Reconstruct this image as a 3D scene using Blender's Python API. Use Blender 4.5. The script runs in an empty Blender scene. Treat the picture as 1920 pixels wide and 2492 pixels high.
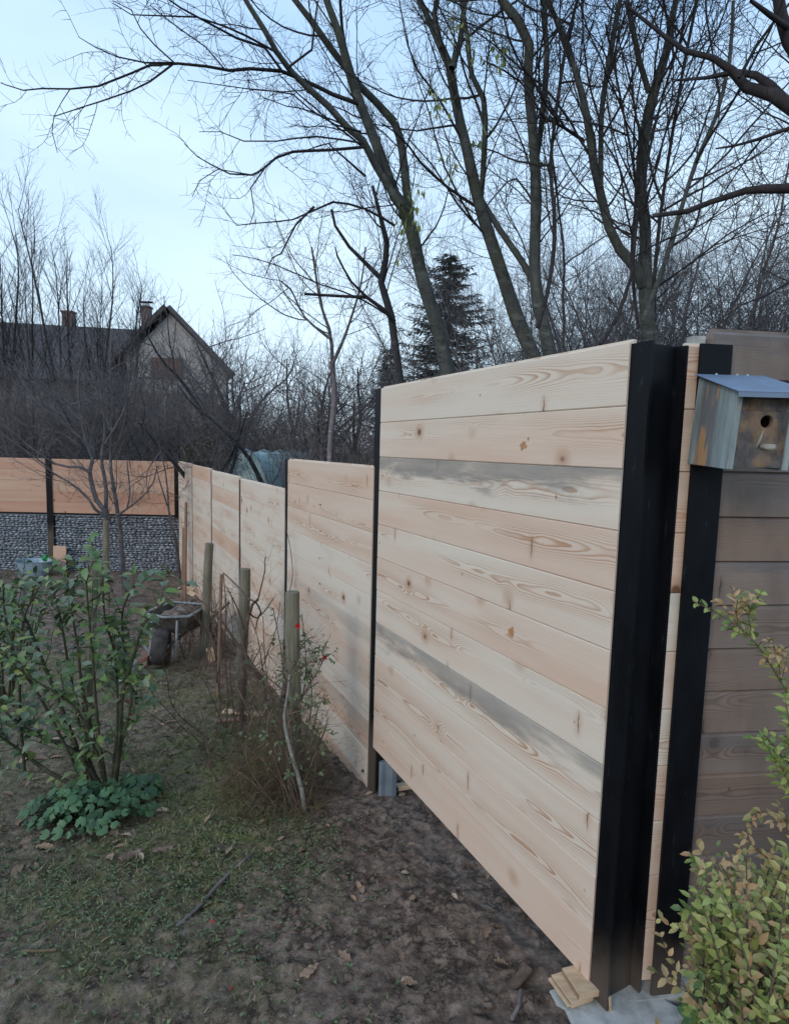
import bpy, math, random
import numpy as np
from mathutils import Vector, Matrix, noise as mn
C = bpy.context.scene
COL = C.collection
R = math.radians

# ---------------------------------------------------------------- camera
EYE = 1.72
F, PITCH, ROLL, AZ = 1457.5, .103, .026, -.467
CX, CY = 960.0, 1246.0
c_, s_ = math.cos(PITCH), math.sin(PITCH)
FW = Vector((0, c_, -s_)); UP0 = Vector((0, s_, c_)); RI0 = Vector((1, 0, 0))
RI = RI0*math.cos(ROLL) + UP0*math.sin(ROLL)
UP = UP0*math.cos(ROLL) - RI0*math.sin(ROLL)
cam_data = bpy.data.cameras.new('camera')
cam = bpy.data.objects.new('camera', cam_data); COL.objects.link(cam)
cam.matrix_world = Matrix(((RI.x, UP.x, -FW.x, 0), (RI.y, UP.y, -FW.y, 0), (RI.z, UP.z, -FW.z, EYE), (0, 0, 0, 1)))
cam_data.sensor_fit = 'HORIZONTAL'; cam_data.sensor_width = 36; cam_data.lens = 36*F/1920
cam_data.clip_start = .02; cam_data.clip_end = 900
C.camera = cam

# ---------------------------------------------------------------- light
SUN_EL, SUN_AZ = R(24), R(215)          # low winter sun behind thin cloud, behind the camera's left shoulder
world = bpy.data.worlds.new('World'); C.world = world; world.use_nodes = True
nt = world.node_tree; nt.nodes.clear()
def wn(t, **k):
    n = nt.nodes.new(t)
    for a, b in k.items(): setattr(n, a, b)
    return n
sky = wn('ShaderNodeTexSky', sky_type='NISHITA', sun_disc=False)
sky.sun_elevation = SUN_EL; sky.sun_rotation = SUN_AZ; sky.air_density = 1.3; sky.dust_density = 1.2; sky.ozone_density = 1.6
tc = wn('ShaderNodeTexCoord'); sz = wn('ShaderNodeSeparateXYZ'); mr = wn('ShaderNodeMapRange'); mr.inputs[1].default_value = .02; mr.inputs[2].default_value = .62; mg = wn('ShaderNodeMix', data_type='RGBA'); mg.inputs['A'].default_value = (6.6, 8.0, 9.2, 1); mg.inputs['B'].default_value = (2.2, 4.5, 8.3, 1)
mp = wn('ShaderNodeMapping'); mp.inputs['Scale'].default_value = (1.2, 1.2, 3.6)
n1 = wn('ShaderNodeTexNoise'); n1.inputs['Scale'].default_value = 1.3; n1.inputs['Detail'].default_value = 4; n1.inputs['Roughness'].default_value = .48
rp = wn('ShaderNodeValToRGB'); rp.color_ramp.elements[0].position = .34; rp.color_ramp.elements[1].position = .70
mx = wn('ShaderNodeMix', data_type='RGBA'); mx.inputs['B'].default_value = (6.3, 8.0, 9.4, 1)
m0 = wn('ShaderNodeMix', data_type='RGBA'); m0.inputs['Factor'].default_value = .8; m0.inputs['B'].default_value = (3.4, 6.0, 9.1, 1)
ml = wn('ShaderNodeMath', operation='MULTIPLY_ADD'); ml.inputs[1].default_value = .62; ml.inputs[2].default_value = .14
bg = wn('ShaderNodeBackground'); bg.inputs['Strength'].default_value = .128
wo = wn('ShaderNodeOutputWorld')
L = nt.links.new
L(tc.outputs['Generated'], sz.inputs[0]); L(sz.outputs[2], mr.inputs[0]); L(mr.outputs[0], mg.inputs['Factor']); L(mg.outputs['Result'], m0.inputs['B'])
L(tc.outputs['Generated'], mp.inputs['Vector']); L(mp.outputs[0], n1.inputs['Vector']); L(n1.outputs['Fac'], rp.inputs[0])
L(rp.outputs[0], ml.inputs[0]); L(ml.outputs[0], mx.inputs['Factor']); L(sky.outputs[0], m0.inputs['A']); L(m0.outputs['Result'], mx.inputs['A']); L(mx.outputs['Result'], bg.inputs[0]); L(bg.outputs[0], wo.inputs[0])
sd = bpy.data.lights.new('sun', 'SUN'); sd.energy = 1.0; sd.angle = R(20); sd.color = (1, .9, .78)
so = bpy.data.objects.new('sun', sd); COL.objects.link(so)
sdir = Vector((math.sin(SUN_AZ)*math.cos(SUN_EL), math.cos(SUN_AZ)*math.cos(SUN_EL), math.sin(SUN_EL)))
so.rotation_euler = sdir.to_track_quat('Z', 'Y').to_euler()
C.view_settings.view_transform = 'Standard'; C.view_settings.look = 'None'
C.view_settings.exposure = 0.14; C.view_settings.gamma = 1

# ---------------------------------------------------------------- measuring helpers
def ray(x, y): return FW + RI*((x-CX)/F) - UP*((y-CY)/F)
def at(x, y, Y):
    r = ray(x, y); return r*(Y/r.y) + Vector((0, 0, EYE))
GY = [-6, 0, 1.2, 1.75, 3.3, 5, 8, 12, 16, 60, 400]
GZ = [.12, .05, .0, -.04, -.27, -.43, -.6, -.71, -.8, -1.0, -1.0]
def g(x, y):
    return float(np.interp(y, GY, GZ))
def gz(x, y):      # with the lumps of the soil
    v = Vector((x, y, 0))
    z = g(x, y) + .022*mn.noise(v*1.7) + .012*mn.noise(v*5.1)
    if -1 < y < 9:
        w = mn.noise(v*9.0); z += .016*(1-abs(w))**3 - .008 + .012*mn.noise(v*15.0+Vector((0, 0, w))) + .008*mn.noise(v*34.0) + (.005*mn.noise(v*70.0) if y < 4 else 0)
    return z
def gnd(x, y, lo=.4, hi=60):
    r = ray(x, y); t = lo
    while t < hi:
        p = r*(t/r.y); 
        if p.z + EYE <= g(p.x, p.y): break
        t += .01
    p = r*(t/r.y); return Vector((p.x, p.y, g(p.x, p.y)))
W = .185
U1 = Vector((math.sin(AZ), math.cos(AZ), 0)); N1 = Vector((math.cos(AZ), -math.sin(AZ), 0)); D1 = 7.557*W
def fp(a, z, off=0): return N1*(D1+off) + U1*a + Vector((0, 0, z))

# ---------------------------------------------------------------- object helpers
def tag(o, label=None, cat=None, group=None, kind=None):
    if label: o['label'] = label
    if cat: o['category'] = cat
    if group: o['group'] = group
    if kind: o['kind'] = kind
    return o
def empty(name, loc, label=None, cat=None, group=None):
    o = bpy.data.objects.new(name, None); COL.objects.link(o); o.location = loc; o.empty_display_size = .1
    return tag(o, label, cat, group)
class MB:
    def __init__(s): s.v = []; s.f = []; s.uv = []; s.tone = []; s.mi = []
    def face(s, idx, uv=None, tone=(0, 0, 0), mi=0):
        s.f.append(idx); s.uv.append(uv); s.tone.append(tone); s.mi.append(mi)
    def quad(s, a, b, c, d, tone=(0, 0, 0), uv=None, mi=0):
        n = len(s.v); s.v += [a, b, c, d]; s.face((n, n+1, n+2, n+3), uv, tone, mi)
    def box(s, c, sx, sy, sz, ax=None, ay=None, az=None, tone=(0, 0, 0), mi=0):
        ax = ax or Vector((1, 0, 0)); ay = ay or Vector((0, 1, 0)); az = az or Vector((0, 0, 1)); c = Vector(c)
        n = len(s.v)
        for k in (-1, 1):
            for j in (-1, 1):
                for i in (-1, 1): s.v.append(c + ax*(i*sx/2) + ay*(j*sy/2) + az*(k*sz/2))
        for q in ((0, 2, 3, 1), (4, 5, 7, 6), (0, 1, 5, 4), (2, 6, 7, 3), (0, 4, 6, 2), (1, 3, 7, 5)):
            s.face(tuple(n+i for i in q), None, tone, mi)
    def tube(s, pts, rad, n=6, tone=(0, 0, 0), cap=True, mi=0):
        base = len(s.v); m = len(pts)
        pts = [Vector(p) for p in pts]
        d0 = (pts[1]-pts[0]).normalized()
        a = d0.orthogonal().normalized()
        for i in range(m):
            d = (pts[min(i+1, m-1)] - pts[max(i-1, 0)])
            if d.length < 1e-9: d = d0
            d.normalize(); a = a - d*a.dot(d)
            if a.length < 1e-6: a = d.orthogonal()
            a.normalize(); b = d.cross(a); r = rad[i]
            for k in range(n):
                t = 6.2831853*k/n; s.v.append(pts[i] + a*(r*math.cos(t)) + b*(r*math.sin(t)))
        for i in range(m-1):
            for k in range(n):
                k2 = (k+1) % n
                s.face((base+i*n+k, base+i*n+k2, base+(i+1)*n+k2, base+(i+1)*n+k), None, tone, mi)
        if cap and n > 2:
            s.face(tuple(base+k for k in range(n))[::-1], None, tone, mi)
            s.face(tuple(base+(m-1)*n+k for k in range(n)), None, tone, mi)
    def prism(s, prof, p0, p1, ax, ay, tone=(0, 0, 0), uvf=None, mi=0):
        """closed profile [(x,y)..] swept from p0 to p1"""
        n = len(prof); b = len(s.v)
        for p in (p0, p1):
            for x, y in prof: s.v.append(Vector(p) + ax*x + ay*y)
        for k in range(n):
            k2 = (k+1) % n; uv = None
            if uvf: uv = [uvf(0, k), uvf(0, k+1), uvf(1, k+1), uvf(1, k)]
            s.face((b+k, b+k2, b+n+k2, b+n+k), uv, tone, mi)
        s.face(tuple(b+k for k in range(n))[::-1], None, tone, mi); s.face(tuple(b+n+k for k in range(n)), None, tone, mi)
    def build(s, name, mat, parent=None, smooth=False, uv=False, tone=False, label=None):
        me = bpy.data.meshes.new(name)
        org = parent.matrix_basis.translation if parent is not None else None
        vs = np.array([tuple(v) for v in s.v], dtype=np.float32)
        off = Vector((0, 0, 0)); par = parent
        while par is not None: off += par.location; par = par.parent
        if len(vs): vs = vs - np.array(off, dtype=np.float32)
        lt = np.array([len(f) for f in s.f], dtype=np.int32); ls = np.concatenate(([0], np.cumsum(lt)[:-1])).astype(np.int32)
        li = np.fromiter((i for f in s.f for i in f), dtype=np.int32)
        me.vertices.add(len(vs)); me.vertices.foreach_set('co', vs.ravel())
        me.loops.add(len(li)); me.loops.foreach_set('vertex_index', li)
        me.polygons.add(len(lt)); me.polygons.foreach_set('loop_start', ls); me.polygons.foreach_set('loop_total', lt)
        if any(s.mi): me.polygons.foreach_set('material_index', np.array(s.mi, dtype=np.int32))
        me.update(calc_edges=True)
        me.polygons.foreach_set("use_smooth", np.full(len(lt), bool(smooth)))
        if uv:
            ul = me.uv_layers.new(name='UVMap'); a = []
            for f, q in zip(s.f, s.uv):
                if q: a += [x for p in q for x in p]
                else: a += [0.0, 0.0]*len(f)
            ul.data.foreach_set('uv', a)
        if tone:
            at_ = me.attributes.new('tone', 'FLOAT_COLOR', 'FACE')
            at_.data.foreach_set('color', np.array([(*t, 1) for t in s.tone], dtype=np.float32).ravel())
        for m in (mat if isinstance(mat, (list, tuple)) else [mat]): me.materials.append(m)
        me.validate()
        o = bpy.data.objects.new(name, me); COL.objects.link(o)
        if parent is not None: o.parent = parent
        if label: o['label'] = label
        return o
def recentre(o):
    """put a top-level mesh's origin at its own base"""
    me = o.data; n = len(me.vertices); a = np.empty(n*3, dtype=np.float32); me.vertices.foreach_get('co', a); a = a.reshape(-1, 3)
    c = np.array([(a[:, 0].min()+a[:, 0].max())/2, (a[:, 1].min()+a[:, 1].max())/2, a[:, 2].min()], dtype=np.float32)
    me.vertices.foreach_set('co', (a-c).ravel()); o.location = Vector(c.tolist()); me.update()
    return o

# ---------------------------------------------------------------- materials
class NT:
    def __init__(s, name, rough=.8, spec=.3):
        s.m = bpy.data.materials.new(name); s.m.use_nodes = True; s.t = s.m.node_tree
        s.b = s.t.nodes['Principled BSDF']; s.b.inputs['Roughness'].default_value = rough
        s.b.inputs['Specular IOR Level'].default_value = spec; s.c = {}
    def n(s, t, **k):
        x = s.t.nodes.new(t)
        for a, b in k.items(): setattr(x, a, b)
        return x
    def set(s, sock, v):
        if isinstance(v, bpy.types.NodeSocket): s.t.links.new(v, sock)
        elif v is not None: sock.default_value = v
    def math(s, op, a, b=None, c=None, clamp=False):
        x = s.n('ShaderNodeMath', operation=op, use_clamp=clamp)
        for i, q in enumerate((a, b, c)):
            if q is not None: s.set(x.inputs[i], q)
        return x.outputs[0]
    def noise(s, vec, scale, detail=4, rough=.5, dist=0, out='Fac'):
        x = s.n('ShaderNodeTexNoise'); s.set(x.inputs['Vector'], vec); x.inputs['Scale'].default_value = scale
        x.inputs['Detail'].default_value = detail; x.inputs['Roughness'].default_value = rough; x.inputs['Distortion'].default_value = dist
        return x.outputs[out]
    def mapv(s, vec, scale=(1, 1, 1), loc=(0, 0, 0), rot=(0, 0, 0)):
        x = s.n('ShaderNodeMapping'); s.set(x.inputs[0], vec); x.inputs['Scale'].default_value = scale; x.inputs['Location'].default_value = loc; x.inputs['Rotation'].default_value = rot
        return x.outputs[0]
    def ramp(s, f, stops):
        x = s.n('ShaderNodeValToRGB'); s.set(x.inputs[0], f); e = x.color_ramp.elements
        while len(e) < len(stops): e.new(.5)
        for i, (p, c) in enumerate(stops):
            e[i].position = p; e[i].color = (*c, 1) if len(c) == 3 else c
        return x.outputs[0]
    def sm(s, f, a, b):
        x = s.n('ShaderNodeMapRange', interpolation_type='SMOOTHSTEP'); s.set(x.inputs[0], f); x.inputs[1].default_value = a; x.inputs[2].default_value = b
        return x.outputs[0]
    def mix(s, f, a, b, bt='MIX'):
        x = s.n('ShaderNodeMix', data_type='RGBA', blend_type=bt); s.set(x.inputs['Factor'], f)
        for k, v in (('A', a), ('B', b)): s.set(x.inputs[k], (*v, 1) if isinstance(v, tuple) and len(v) == 3 else v)
        return x.outputs['Result']
    def obj(s): return s.n('ShaderNodeTexCoord').outputs['Object']
    def pos(s): return s.n('ShaderNodeNewGeometry').outputs['Position']
    def bump(s, h, dist=.005, strength=1):
        x = s.n('ShaderNodeBump'); s.set(x.inputs['Height'], h); x.inputs['Distance'].default_value = dist; x.inputs['Strength'].default_value = strength
        s.t.links.new(x.outputs[0], s.b.inputs['Normal'])
    def color(s, c): s.set(s.b.inputs['Base Color'], (*c, 1) if isinstance(c, tuple) and len(c) == 3 else c)
    def attr(s, name='tone'):
        x = s.n('ShaderNodeAttribute', attribute_name=name); y = s.n('ShaderNodeSeparateColor'); s.t.links.new(x.outputs['Color'], y.inputs[0])
        return y.outputs[0], y.outputs[1], y.outputs[2], x.outputs['Color']
def simple(name, c1, c2, scale=8, rough=.8, spec=.3, bump=0, stretch=(1, 1, 1), detail=5, metal=0):
    t = NT(name, rough, spec); v = t.mapv(t.obj(), stretch); f = t.noise(v, scale, detail, .6)
    t.color(t.ramp(f, [(.3, c1), (.72, c2)])); t.b.inputs['Metallic'].default_value = metal
    if bump: t.bump(f, bump)
    return t.m
def wood(name, pale, pink, ring, grey, grey_amt=0.0, ringamt=.55, dirt=None):
    """larch boards: u runs along the board in metres, v across it; tone = (pinkness, grey stain, random)"""
    t = NT(name, .62, .25)
    uvn = t.n('ShaderNodeUVMap', uv_map='UVMap').outputs[0]
    sx = t.n('ShaderNodeSeparateXYZ'); t.t.links.new(uvn, sx.inputs[0]); u, v = sx.outputs[0], sx.outputs[1]
    pk, st, rnd, _ = t.attr()
    def vec(a, b, c=0.0):
        x = t.n('ShaderNodeCombineXYZ'); t.set(x.inputs[0], a); t.set(x.inputs[1], b); t.set(x.inputs[2], c); return x.outputs[0]
    uo = t.math('ADD', u, t.math('MULTIPLY', rnd, 37.0))
    # growth rings: board cut through a wavering cone
    heart = t.math('MULTIPLY_ADD', t.math('SUBTRACT', t.noise(vec(uo, rnd), 1.1, 1), .5), .10, t.math('MULTIPLY_ADD', t.math('FRACT', t.math('MULTIPLY', rnd, 7.31)), .09, .045))
    # knots bend the rings
    kv = t.n('ShaderNodeTexVoronoi', feature='F1'); t.t.links.new(vec(t.math('MULTIPLY', uo, 4.4), t.math('MULTIPLY', v, 4.6), t.math('MULTIPLY', rnd, 9.0)), kv.inputs['Vector']); kv.inputs['Scale'].default_value = 1.0; kv.inputs['Randomness'].default_value = 1
    kd = kv.outputs['Distance']
    kc = t.n('ShaderNodeSeparateColor'); t.t.links.new(kv.outputs['Color'], kc.inputs[0])
    kon = t.math('GREATER_THAN', kc.outputs[0], .42)
    kb = t.math('MULTIPLY', t.math('SUBTRACT', 1.0, t.sm(kd, .0, .38)), kon)
    depth = t.math('ADD', t.math('MULTIPLY', t.math('POWER', t.noise(vec(uo, t.math('MULTIPLY', v, 1.5), rnd), 1.25, 3, .5), 1.0), .075), t.math('MULTIPLY', kb, .022))
    dv = t.math('SUBTRACT', v, heart)
    r = t.math('SQRT', t.math('ADD', t.math('MULTIPLY', dv, dv), t.math('MULTIPLY', depth, depth)))
    r = t.math('ADD', r, t.math('MULTIPLY', t.noise(vec(t.math('MULTIPLY', uo, 9.0), t.math('MULTIPLY', v, 30.0), rnd), 1.0, 2), .0035))
    saw = t.math('FRACT', t.math('MULTIPLY', r, 185.0))
    line = t.math('MULTIPLY', t.sm(saw, .35, .88), t.math('SUBTRACT', 1.0, t.sm(saw, .9, 1.0)))
    fade = t.math('SUBTRACT', 1.0, t.sm(t.math('ABSOLUTE', dv), .018, .075))
    rs = t.math('MULTIPLY', t.math('MULTIPLY', line, t.math('MULTIPLY_ADD', fade, .85, .12)), t.math('MULTIPLY', t.sm(t.noise(vec(uo, t.math('MULTIPLY', v, 4.0), 3.0), 1.6, 2), .36, .66), ringamt))
    # straight fibre
    fib = t.noise(vec(t.math('MULTIPLY', uo, 2.2), t.math('MULTIPLY', v, 170.0), rnd), 1.0, 4, .65)
    broad = t.noise(vec(t.math('MULTIPLY', uo, .9), t.math('MULTIPLY', v, 9.0), rnd), 1.0, 3, .5)
    pf = t.math('ADD', t.math('MULTIPLY', pk, .75), t.math('MULTIPLY', t.math('SUBTRACT', broad, .5), 1.7), clamp=True)
    col = t.mix(pf, pale, pink)
    col = t.mix(t.math('MULTIPLY', fib, .30), col, tuple(x*.62 for x in pink))
    col = t.mix(rs, col, ring)
    # knots
    kn = t.math('MULTIPLY', t.math('SUBTRACT', 1.0, t.sm(t.math('ADD', kd, t.math('MULTIPLY', t.math('SUBTRACT', fib, .5), .05)), .045, .10)), kon)
    kr = t.math('MULTIPLY', t.math('SUBTRACT', 1.0, t.sm(kd, .06, .26)), kon)
    col = t.mix(t.math('MULTIPLY', kr, .5), col, ring)
    col = t.mix(t.math('MULTIPLY', kn, .9), col, tuple(x*.33 for x in ring))
    # cross flecks and short cracks
    fl = t.n('ShaderNodeTexVoronoi', feature='F1'); t.t.links.new(vec(t.math('MULTIPLY', uo, 11.0), t.math('MULTIPLY', v, 9.0), rnd), fl.inputs['Vector']); fl.inputs['Scale'].default_value = 1
    wv = t.noise(vec(t.math('MULTIPLY', uo, 40.0), t.math('MULTIPLY', v, 30.0), rnd), 1.0, 2)
    dx = t.math('ADD', fl.outputs['Distance'], t.math('MULTIPLY', wv, .12))
    fs = t.n('ShaderNodeSeparateColor'); t.t.links.new(fl.outputs['Color'], fs.inputs[0])
    fk = t.math('MULTIPLY', t.math('SUBTRACT', 1.0, t.sm(dx, .09, .14)), t.math('GREATER_THAN', fs.outputs[1], .60))
    col = t.mix(t.math('MULTIPLY', fk, .7), col, tuple(x*.5 for x in ring))
    cv = t.n('ShaderNodeTexVoronoi', feature='F1'); t.t.links.new(vec(t.math('ADD', t.math('MULTIPLY', uo, 4.2), t.math('MULTIPLY', t.math('SUBTRACT', wv, .5), .07)), t.math('MULTIPLY', v, 1.6), t.math('MULTIPLY', rnd, 5.0)), cv.inputs['Vector']); cv.inputs['Scale'].default_value = 1
    c2 = t.n('ShaderNodeSeparateColor'); t.t.links.new(cv.outputs['Color'], c2.inputs[0])
    px_ = t.n('ShaderNodeSeparateXYZ'); t.t.links.new(cv.outputs['Position'], px_.inputs[0])
    cdx = t.math('ABSOLUTE', t.math('SUBTRACT', t.math('ADD', t.math('MULTIPLY', uo, 4.2), t.math('MULTIPLY', t.math('SUBTRACT', wv, .5), .07)), px_.outputs[0]))
    cdy = t.math('ABSOLUTE', t.math('SUBTRACT', t.math('MULTIPLY', v, 1.6), px_.outputs[1]))
    ck = t.math('MULTIPLY', t.math('MULTIPLY', t.math('SUBTRACT', 1.0, t.sm(cdx, .004, .02)), t.math('SUBTRACT', 1.0, t.sm(cdy, .02, .085))), t.math('GREATER_THAN', c2.outputs[2], .55))
    cs = t.math('MULTIPLY', t.math('MULTIPLY', t.math('SUBTRACT', 1.0, t.sm(cdx, .0, .12)), t.math('SUBTRACT', 1.0, t.sm(cdy, .02, .1))), t.math('GREATER_THAN', c2.outputs[2], .55))
    col = t.mix(t.math('MULTIPLY', cs, .3), col, ring)
    col = t.mix(t.math('MULTIPLY', ck, .75), col, tuple(x*.45 for x in ring))
    # grey weather stain along one edge of some boards
    gn = t.noise(vec(t.math('MULTIPLY', uo, 2.6), t.math('MULTIPLY', v, 12.0), 5.0), 1.0, 5, .6)
    edge = t.sm(t.math('ADD', v, t.math('MULTIPLY', t.math('SUBTRACT', gn, .5), .36)), .07, .15)
    gm = t.math('MULTIPLY', t.math('MULTIPLY', edge, t.math('MULTIPLY_ADD', gn, .9, .2)), st, clamp=True)
    gm = t.math('ADD', gm, t.math('MULTIPLY', gn, grey_amt), clamp=True)
    col = t.mix(gm, col, grey)
    if dirt:
        sd_ = t.noise(t.mapv(t.pos(), (1, 1, .5)), 3.0, 5, .6)
        col = t.mix(t.math('MULTIPLY', t.sm(sd_, .42, .75), .7), col, dirt)
    t.color(col)
    t.bump(t.math('ADD', t.math('MULTIPLY', fib, .6), t.math('MULTIPLY', line, .3)), .0009, .6)
    return t.m
M = {}
M['larch'] = wood('larch_boards', (.68, .605, .515), (.63, .435, .325), (.36, .17, .08), (.15, .155, .15), ringamt=.8)
M['larch_red'] = wood('larch_boards_reddish', (.56, .37, .27), (.49, .27, .185), (.36, .19, .12), (.30, .28, .25), ringamt=.3)
M['old_board'] = wood('weathered_boards', (.25, .20, .17), (.23, .15, .105), (.06, .035, .025), (.125, .118, .12), grey_amt=.42, ringamt=.6, dirt=(.085, .055, .04))
t = NT('black_steel_paint', .38, .16); v = t.pos(); f = t.noise(t.mapv(v, (1, 1, .35)), 14, 6, .65)
sc = t.sm(t.noise(t.mapv(v, (30, 30, 5)), 2.0, 3, .6), .64, .76)
spz = t.n('ShaderNodeSeparateXYZ'); t.t.links.new(v, spz.inputs[0]); dirt_ = t.math('MULTIPLY', t.math('SUBTRACT', 1.0, t.sm(t.math('ADD', spz.outputs[2], t.math('MULTIPLY', t.noise(v, 9, 4), -.25)), -.15, .12)), .75)
t.color(t.mix(t.math('MULTIPLY', sc, .35), t.ramp(f, [(.3, (.002, .0022, .003)), (.75, (.006, .007, .01))]), (.05, .06, .08)))
_c = t.b.inputs['Base Color'].links[0].from_socket; t.color(t.mix(dirt_, _c, (.11, .085, .068)))
t.set(t.b.inputs['Roughness'], t.math('MULTIPLY_ADD', f, .35, .3)); t.bump(f, .001, .4); M['steel'] = t.m
# soil
t = NT('garden_soil', .7, .35); v = t.pos(); pk, ms, rn, _ = t.attr('cover')
a = t.noise(v, 2.3, 8, .62); b = t.noise(v, 17, 8, .68); cc = t.noise(v, 75, 5, .7); d = t.noise(v, 6, 6, .65, .6)
soil = t.mix(t.sm(a, .35, .65), t.ramp(b, [(.32, (.034, .022, .017)), (.46, (.15, .104, .08)), (.66, (.34, .255, .20))]), t.ramp(b, [(.32, (.056, .036, .026)), (.48, (.20, .14, .106)), (.68, (.36, .27, .21))]))
soil = t.mix(t.math('MULTIPLY', t.sm(cc, .62, .72), .45), soil, (.2, .17, .14))
moss = t.ramp(t.noise(v, 45, 7, .75), [(.3, (.045, .05, .018)), (.46, (.12, .13, .04)), (.62, (.21, .225, .065)), (.8, (.31, .29, .12))])
mf = t.math('MULTIPLY', ms, t.sm(t.math('ADD', t.math('MULTIPLY', d, .7), t.math('MULTIPLY', cc, .5)), .42, .7), clamp=True)
t.color(t.mix(mf, soil, moss))
t.set(t.b.inputs['Roughness'], t.ramp(a, [(.3, (.5,)*3), (.7, (.85,)*3)]))
rid = t.math('ABSOLUTE', t.math('SUBTRACT', t.noise(v, 9.5, 6, .68, .12), .5)); clf = t.math('MULTIPLY', t.math('SUBTRACT', 1.0, t.sm(rid, .0, .03)), t.sm(t.noise(v, 4.5, 3), .42, .6)); _c = t.b.inputs['Base Color'].links[0].from_socket; t.color(t.mix(t.math('MULTIPLY', clf, .6), _c, (.03, .022, .018)))
h = t.math('ADD', t.math('SUBTRACT', t.math('MULTIPLY', b, 1.0), t.math('MULTIPLY', clf, .5)), t.math('MULTIPLY', cc, .35)); h = t.math('ADD', h, t.math('MULTIPLY', t.noise(v, 190, 3, .7), .12)); h = t.math('ADD', h, t.math('MULTIPLY', t.noise(v, 8, 5, .65, .25), .9)); t.bump(h, .035, 1); M['soil'] = t.m
M['far_ground'] = M['soil']
M['bark'] = None
def bark(name, c1, c2, moss=0):
    t = NT(name, .85, .2); v = t.obj(); f = t.noise(t.mapv(v, (1, 1, .35)), 22, 6, .7); k = t.noise(v, 3.5, 4, .6)
    col = t.ramp(f, [(.3, c1), (.7, c2)])
    col = t.mix(t.math('MULTIPLY', t.sm(t.noise(t.mapv(v, (1, 1, 2.2)), 6.5, 5, .7), .52, .68), .45), col, tuple(min(1, x*2.1) for x in c2)); col = t.mix(t.math('MULTIPLY', t.sm(t.noise(t.mapv(v, (1, 1, 5)), 9, 3, .6), .62, .7), .6), col, tuple(x*.5 for x in c1))
    if moss: col = t.mix(t.math('MULTIPLY', t.sm(k, .45, .65), moss), col, (.075, .09, .05))
    t.color(col); t.bump(f, .008, .8); return t.m
M['bark_grey'] = bark('smooth_grey_green_bark', (.034, .038, .036), (.10, .105, .10), .4)
M['bark_dark'] = bark('dark_bark', (.026, .026, .03), (.07, .066, .072))
M['twig_dark'] = bark('dark_twigs', (.02, .018, .02), (.048, .042, .044))
M['twig_brown'] = bark('brown_twigs', (.11, .095, .098), (.24, .20, .19))
M['twig_grey'] = bark('grey_brown_twigs', (.06, .056, .06), (.15, .137, .138))
M['twig_olive'] = bark('olive_twigs', (.045, .048, .028), (.10, .10, .06))
M['bark_dead'] = bark('bleached_dead_wood', (.11, .095, .10), (.24, .205, .215))
M['stem_green'] = bark('rose_stems', (.03, .035, .02), (.09, .085, .055))
M['stem_dry'] = bark('dry_rose_stems', (.065, .045, .035), (.17, .12, .09))
M['stem_grey'] = bark('grey_woody_stem', (.16, .15, .13), (.32, .30, .27))
M['straw'] = simple('dry_grass', (.07, .052, .03), (.23, .17, .095), 20)
def leafmat(name, cols, rough=.5, trans=.0):
    t = NT(name, rough, .4); pk, st, rnd, _ = t.attr(); n = t.noise(t.obj(), 60, 3, .6)
    col = t.ramp(rnd, [(i/(len(cols)-1), c) for i, c in enumerate(cols)])
    t.color(t.mix(t.math('MULTIPLY', n, .45), col, t.mix(.5, col, (.02, .02, .01))))
    t.b.inputs['Subsurface Weight'].default_value = 0
    return t.m
M['leaf_rose'] = leafmat('rose_leaves', [(.06, .105, .04), (.085, .16, .05), (.14, .23, .06), (.13, .19, .12), (.22, .26, .07), (.17, .22, .15), (.10, .14, .07)], .5)
M['leaf_dark'] = leafmat('dark_green_leaves', [(.028, .07, .03), (.05, .12, .048), (.085, .17, .07)], .5)
M['leaf_privet'] = leafmat('yellow_green_leaves', [(.07, .12, .03), (.14, .20, .05), (.24, .28, .07), (.33, .34, .11), (.38, .32, .12), (.42, .25, .13), (.28, .22, .09), (.16, .20, .05)], .42)
M['leaf_yellow'] = leafmat('late_yellow_green_leaves', [(.10, .14, .03), (.2, .22, .04)], .5)
M['leaf_dead'] = leafmat('dead_leaves', [(.26, .16, .10), (.40, .26, .17), (.18, .11, .07), (.48, .36, .26), (.34, .17, .08)], .65)
M['leaf_weed'] = leafmat('low_weed_leaves', [(.06, .08, .035), (.10, .13, .055), (.15, .19, .09), (.13, .14, .06)], .5)
M['grass'] = leafmat('grass_blades', [(.07, .075, .026), (.13, .135, .045), (.20, .185, .075), (.30, .25, .14), (.15, .12, .075)], .55)
M['petal'] = simple('red_petals', (.45, .01, .015), (.65, .03, .03), 30, .5)
M['needle'] = leafmat('spruce_needles', [(.02, .04, .032), (.035, .062, .046), (.055, .085, .06)], .6)
M['stake'] = simple('weathered_stake_wood', (.10, .096, .07), (.24, .215, .16), 9, .8, .2, .002, (3, 3, .35))
M['cane'] = simple('brown_cane', (.14, .08, .055), (.30, .19, .14), 12, .6, .3, 0, (1, 1, .3))
M['old_stump'] = simple('grey_old_timber', (.10, .095, .09), (.25, .235, .22), 14, .85, .2, .003, (3, 3, .3))
M['concrete'] = simple('concrete', (.25, .25, .24), (.56, .55, .52), 16, .9, .15, .005, detail=8)
M['cement'] = simple('grey_cement', (.12, .15, .18), (.22, .26, .30), 6, .6, .3, .001)
M['cut_wood'] = simple('fresh_cut_wood', (.42, .29, .18), (.66, .48, .32), 14, .7, .25, .001, (1, 4, 4))
M['cut_end'] = simple('sawn_end_wood', (.20, .13, .08), (.34, .23, .15), 30, .8, .2, .001)
M['zinc'] = simple('zinc_sheet', (.17, .25, .30), (.32, .42, .48), 9, .45, .5, 0, (1, 1, 1), 4, .2)
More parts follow.
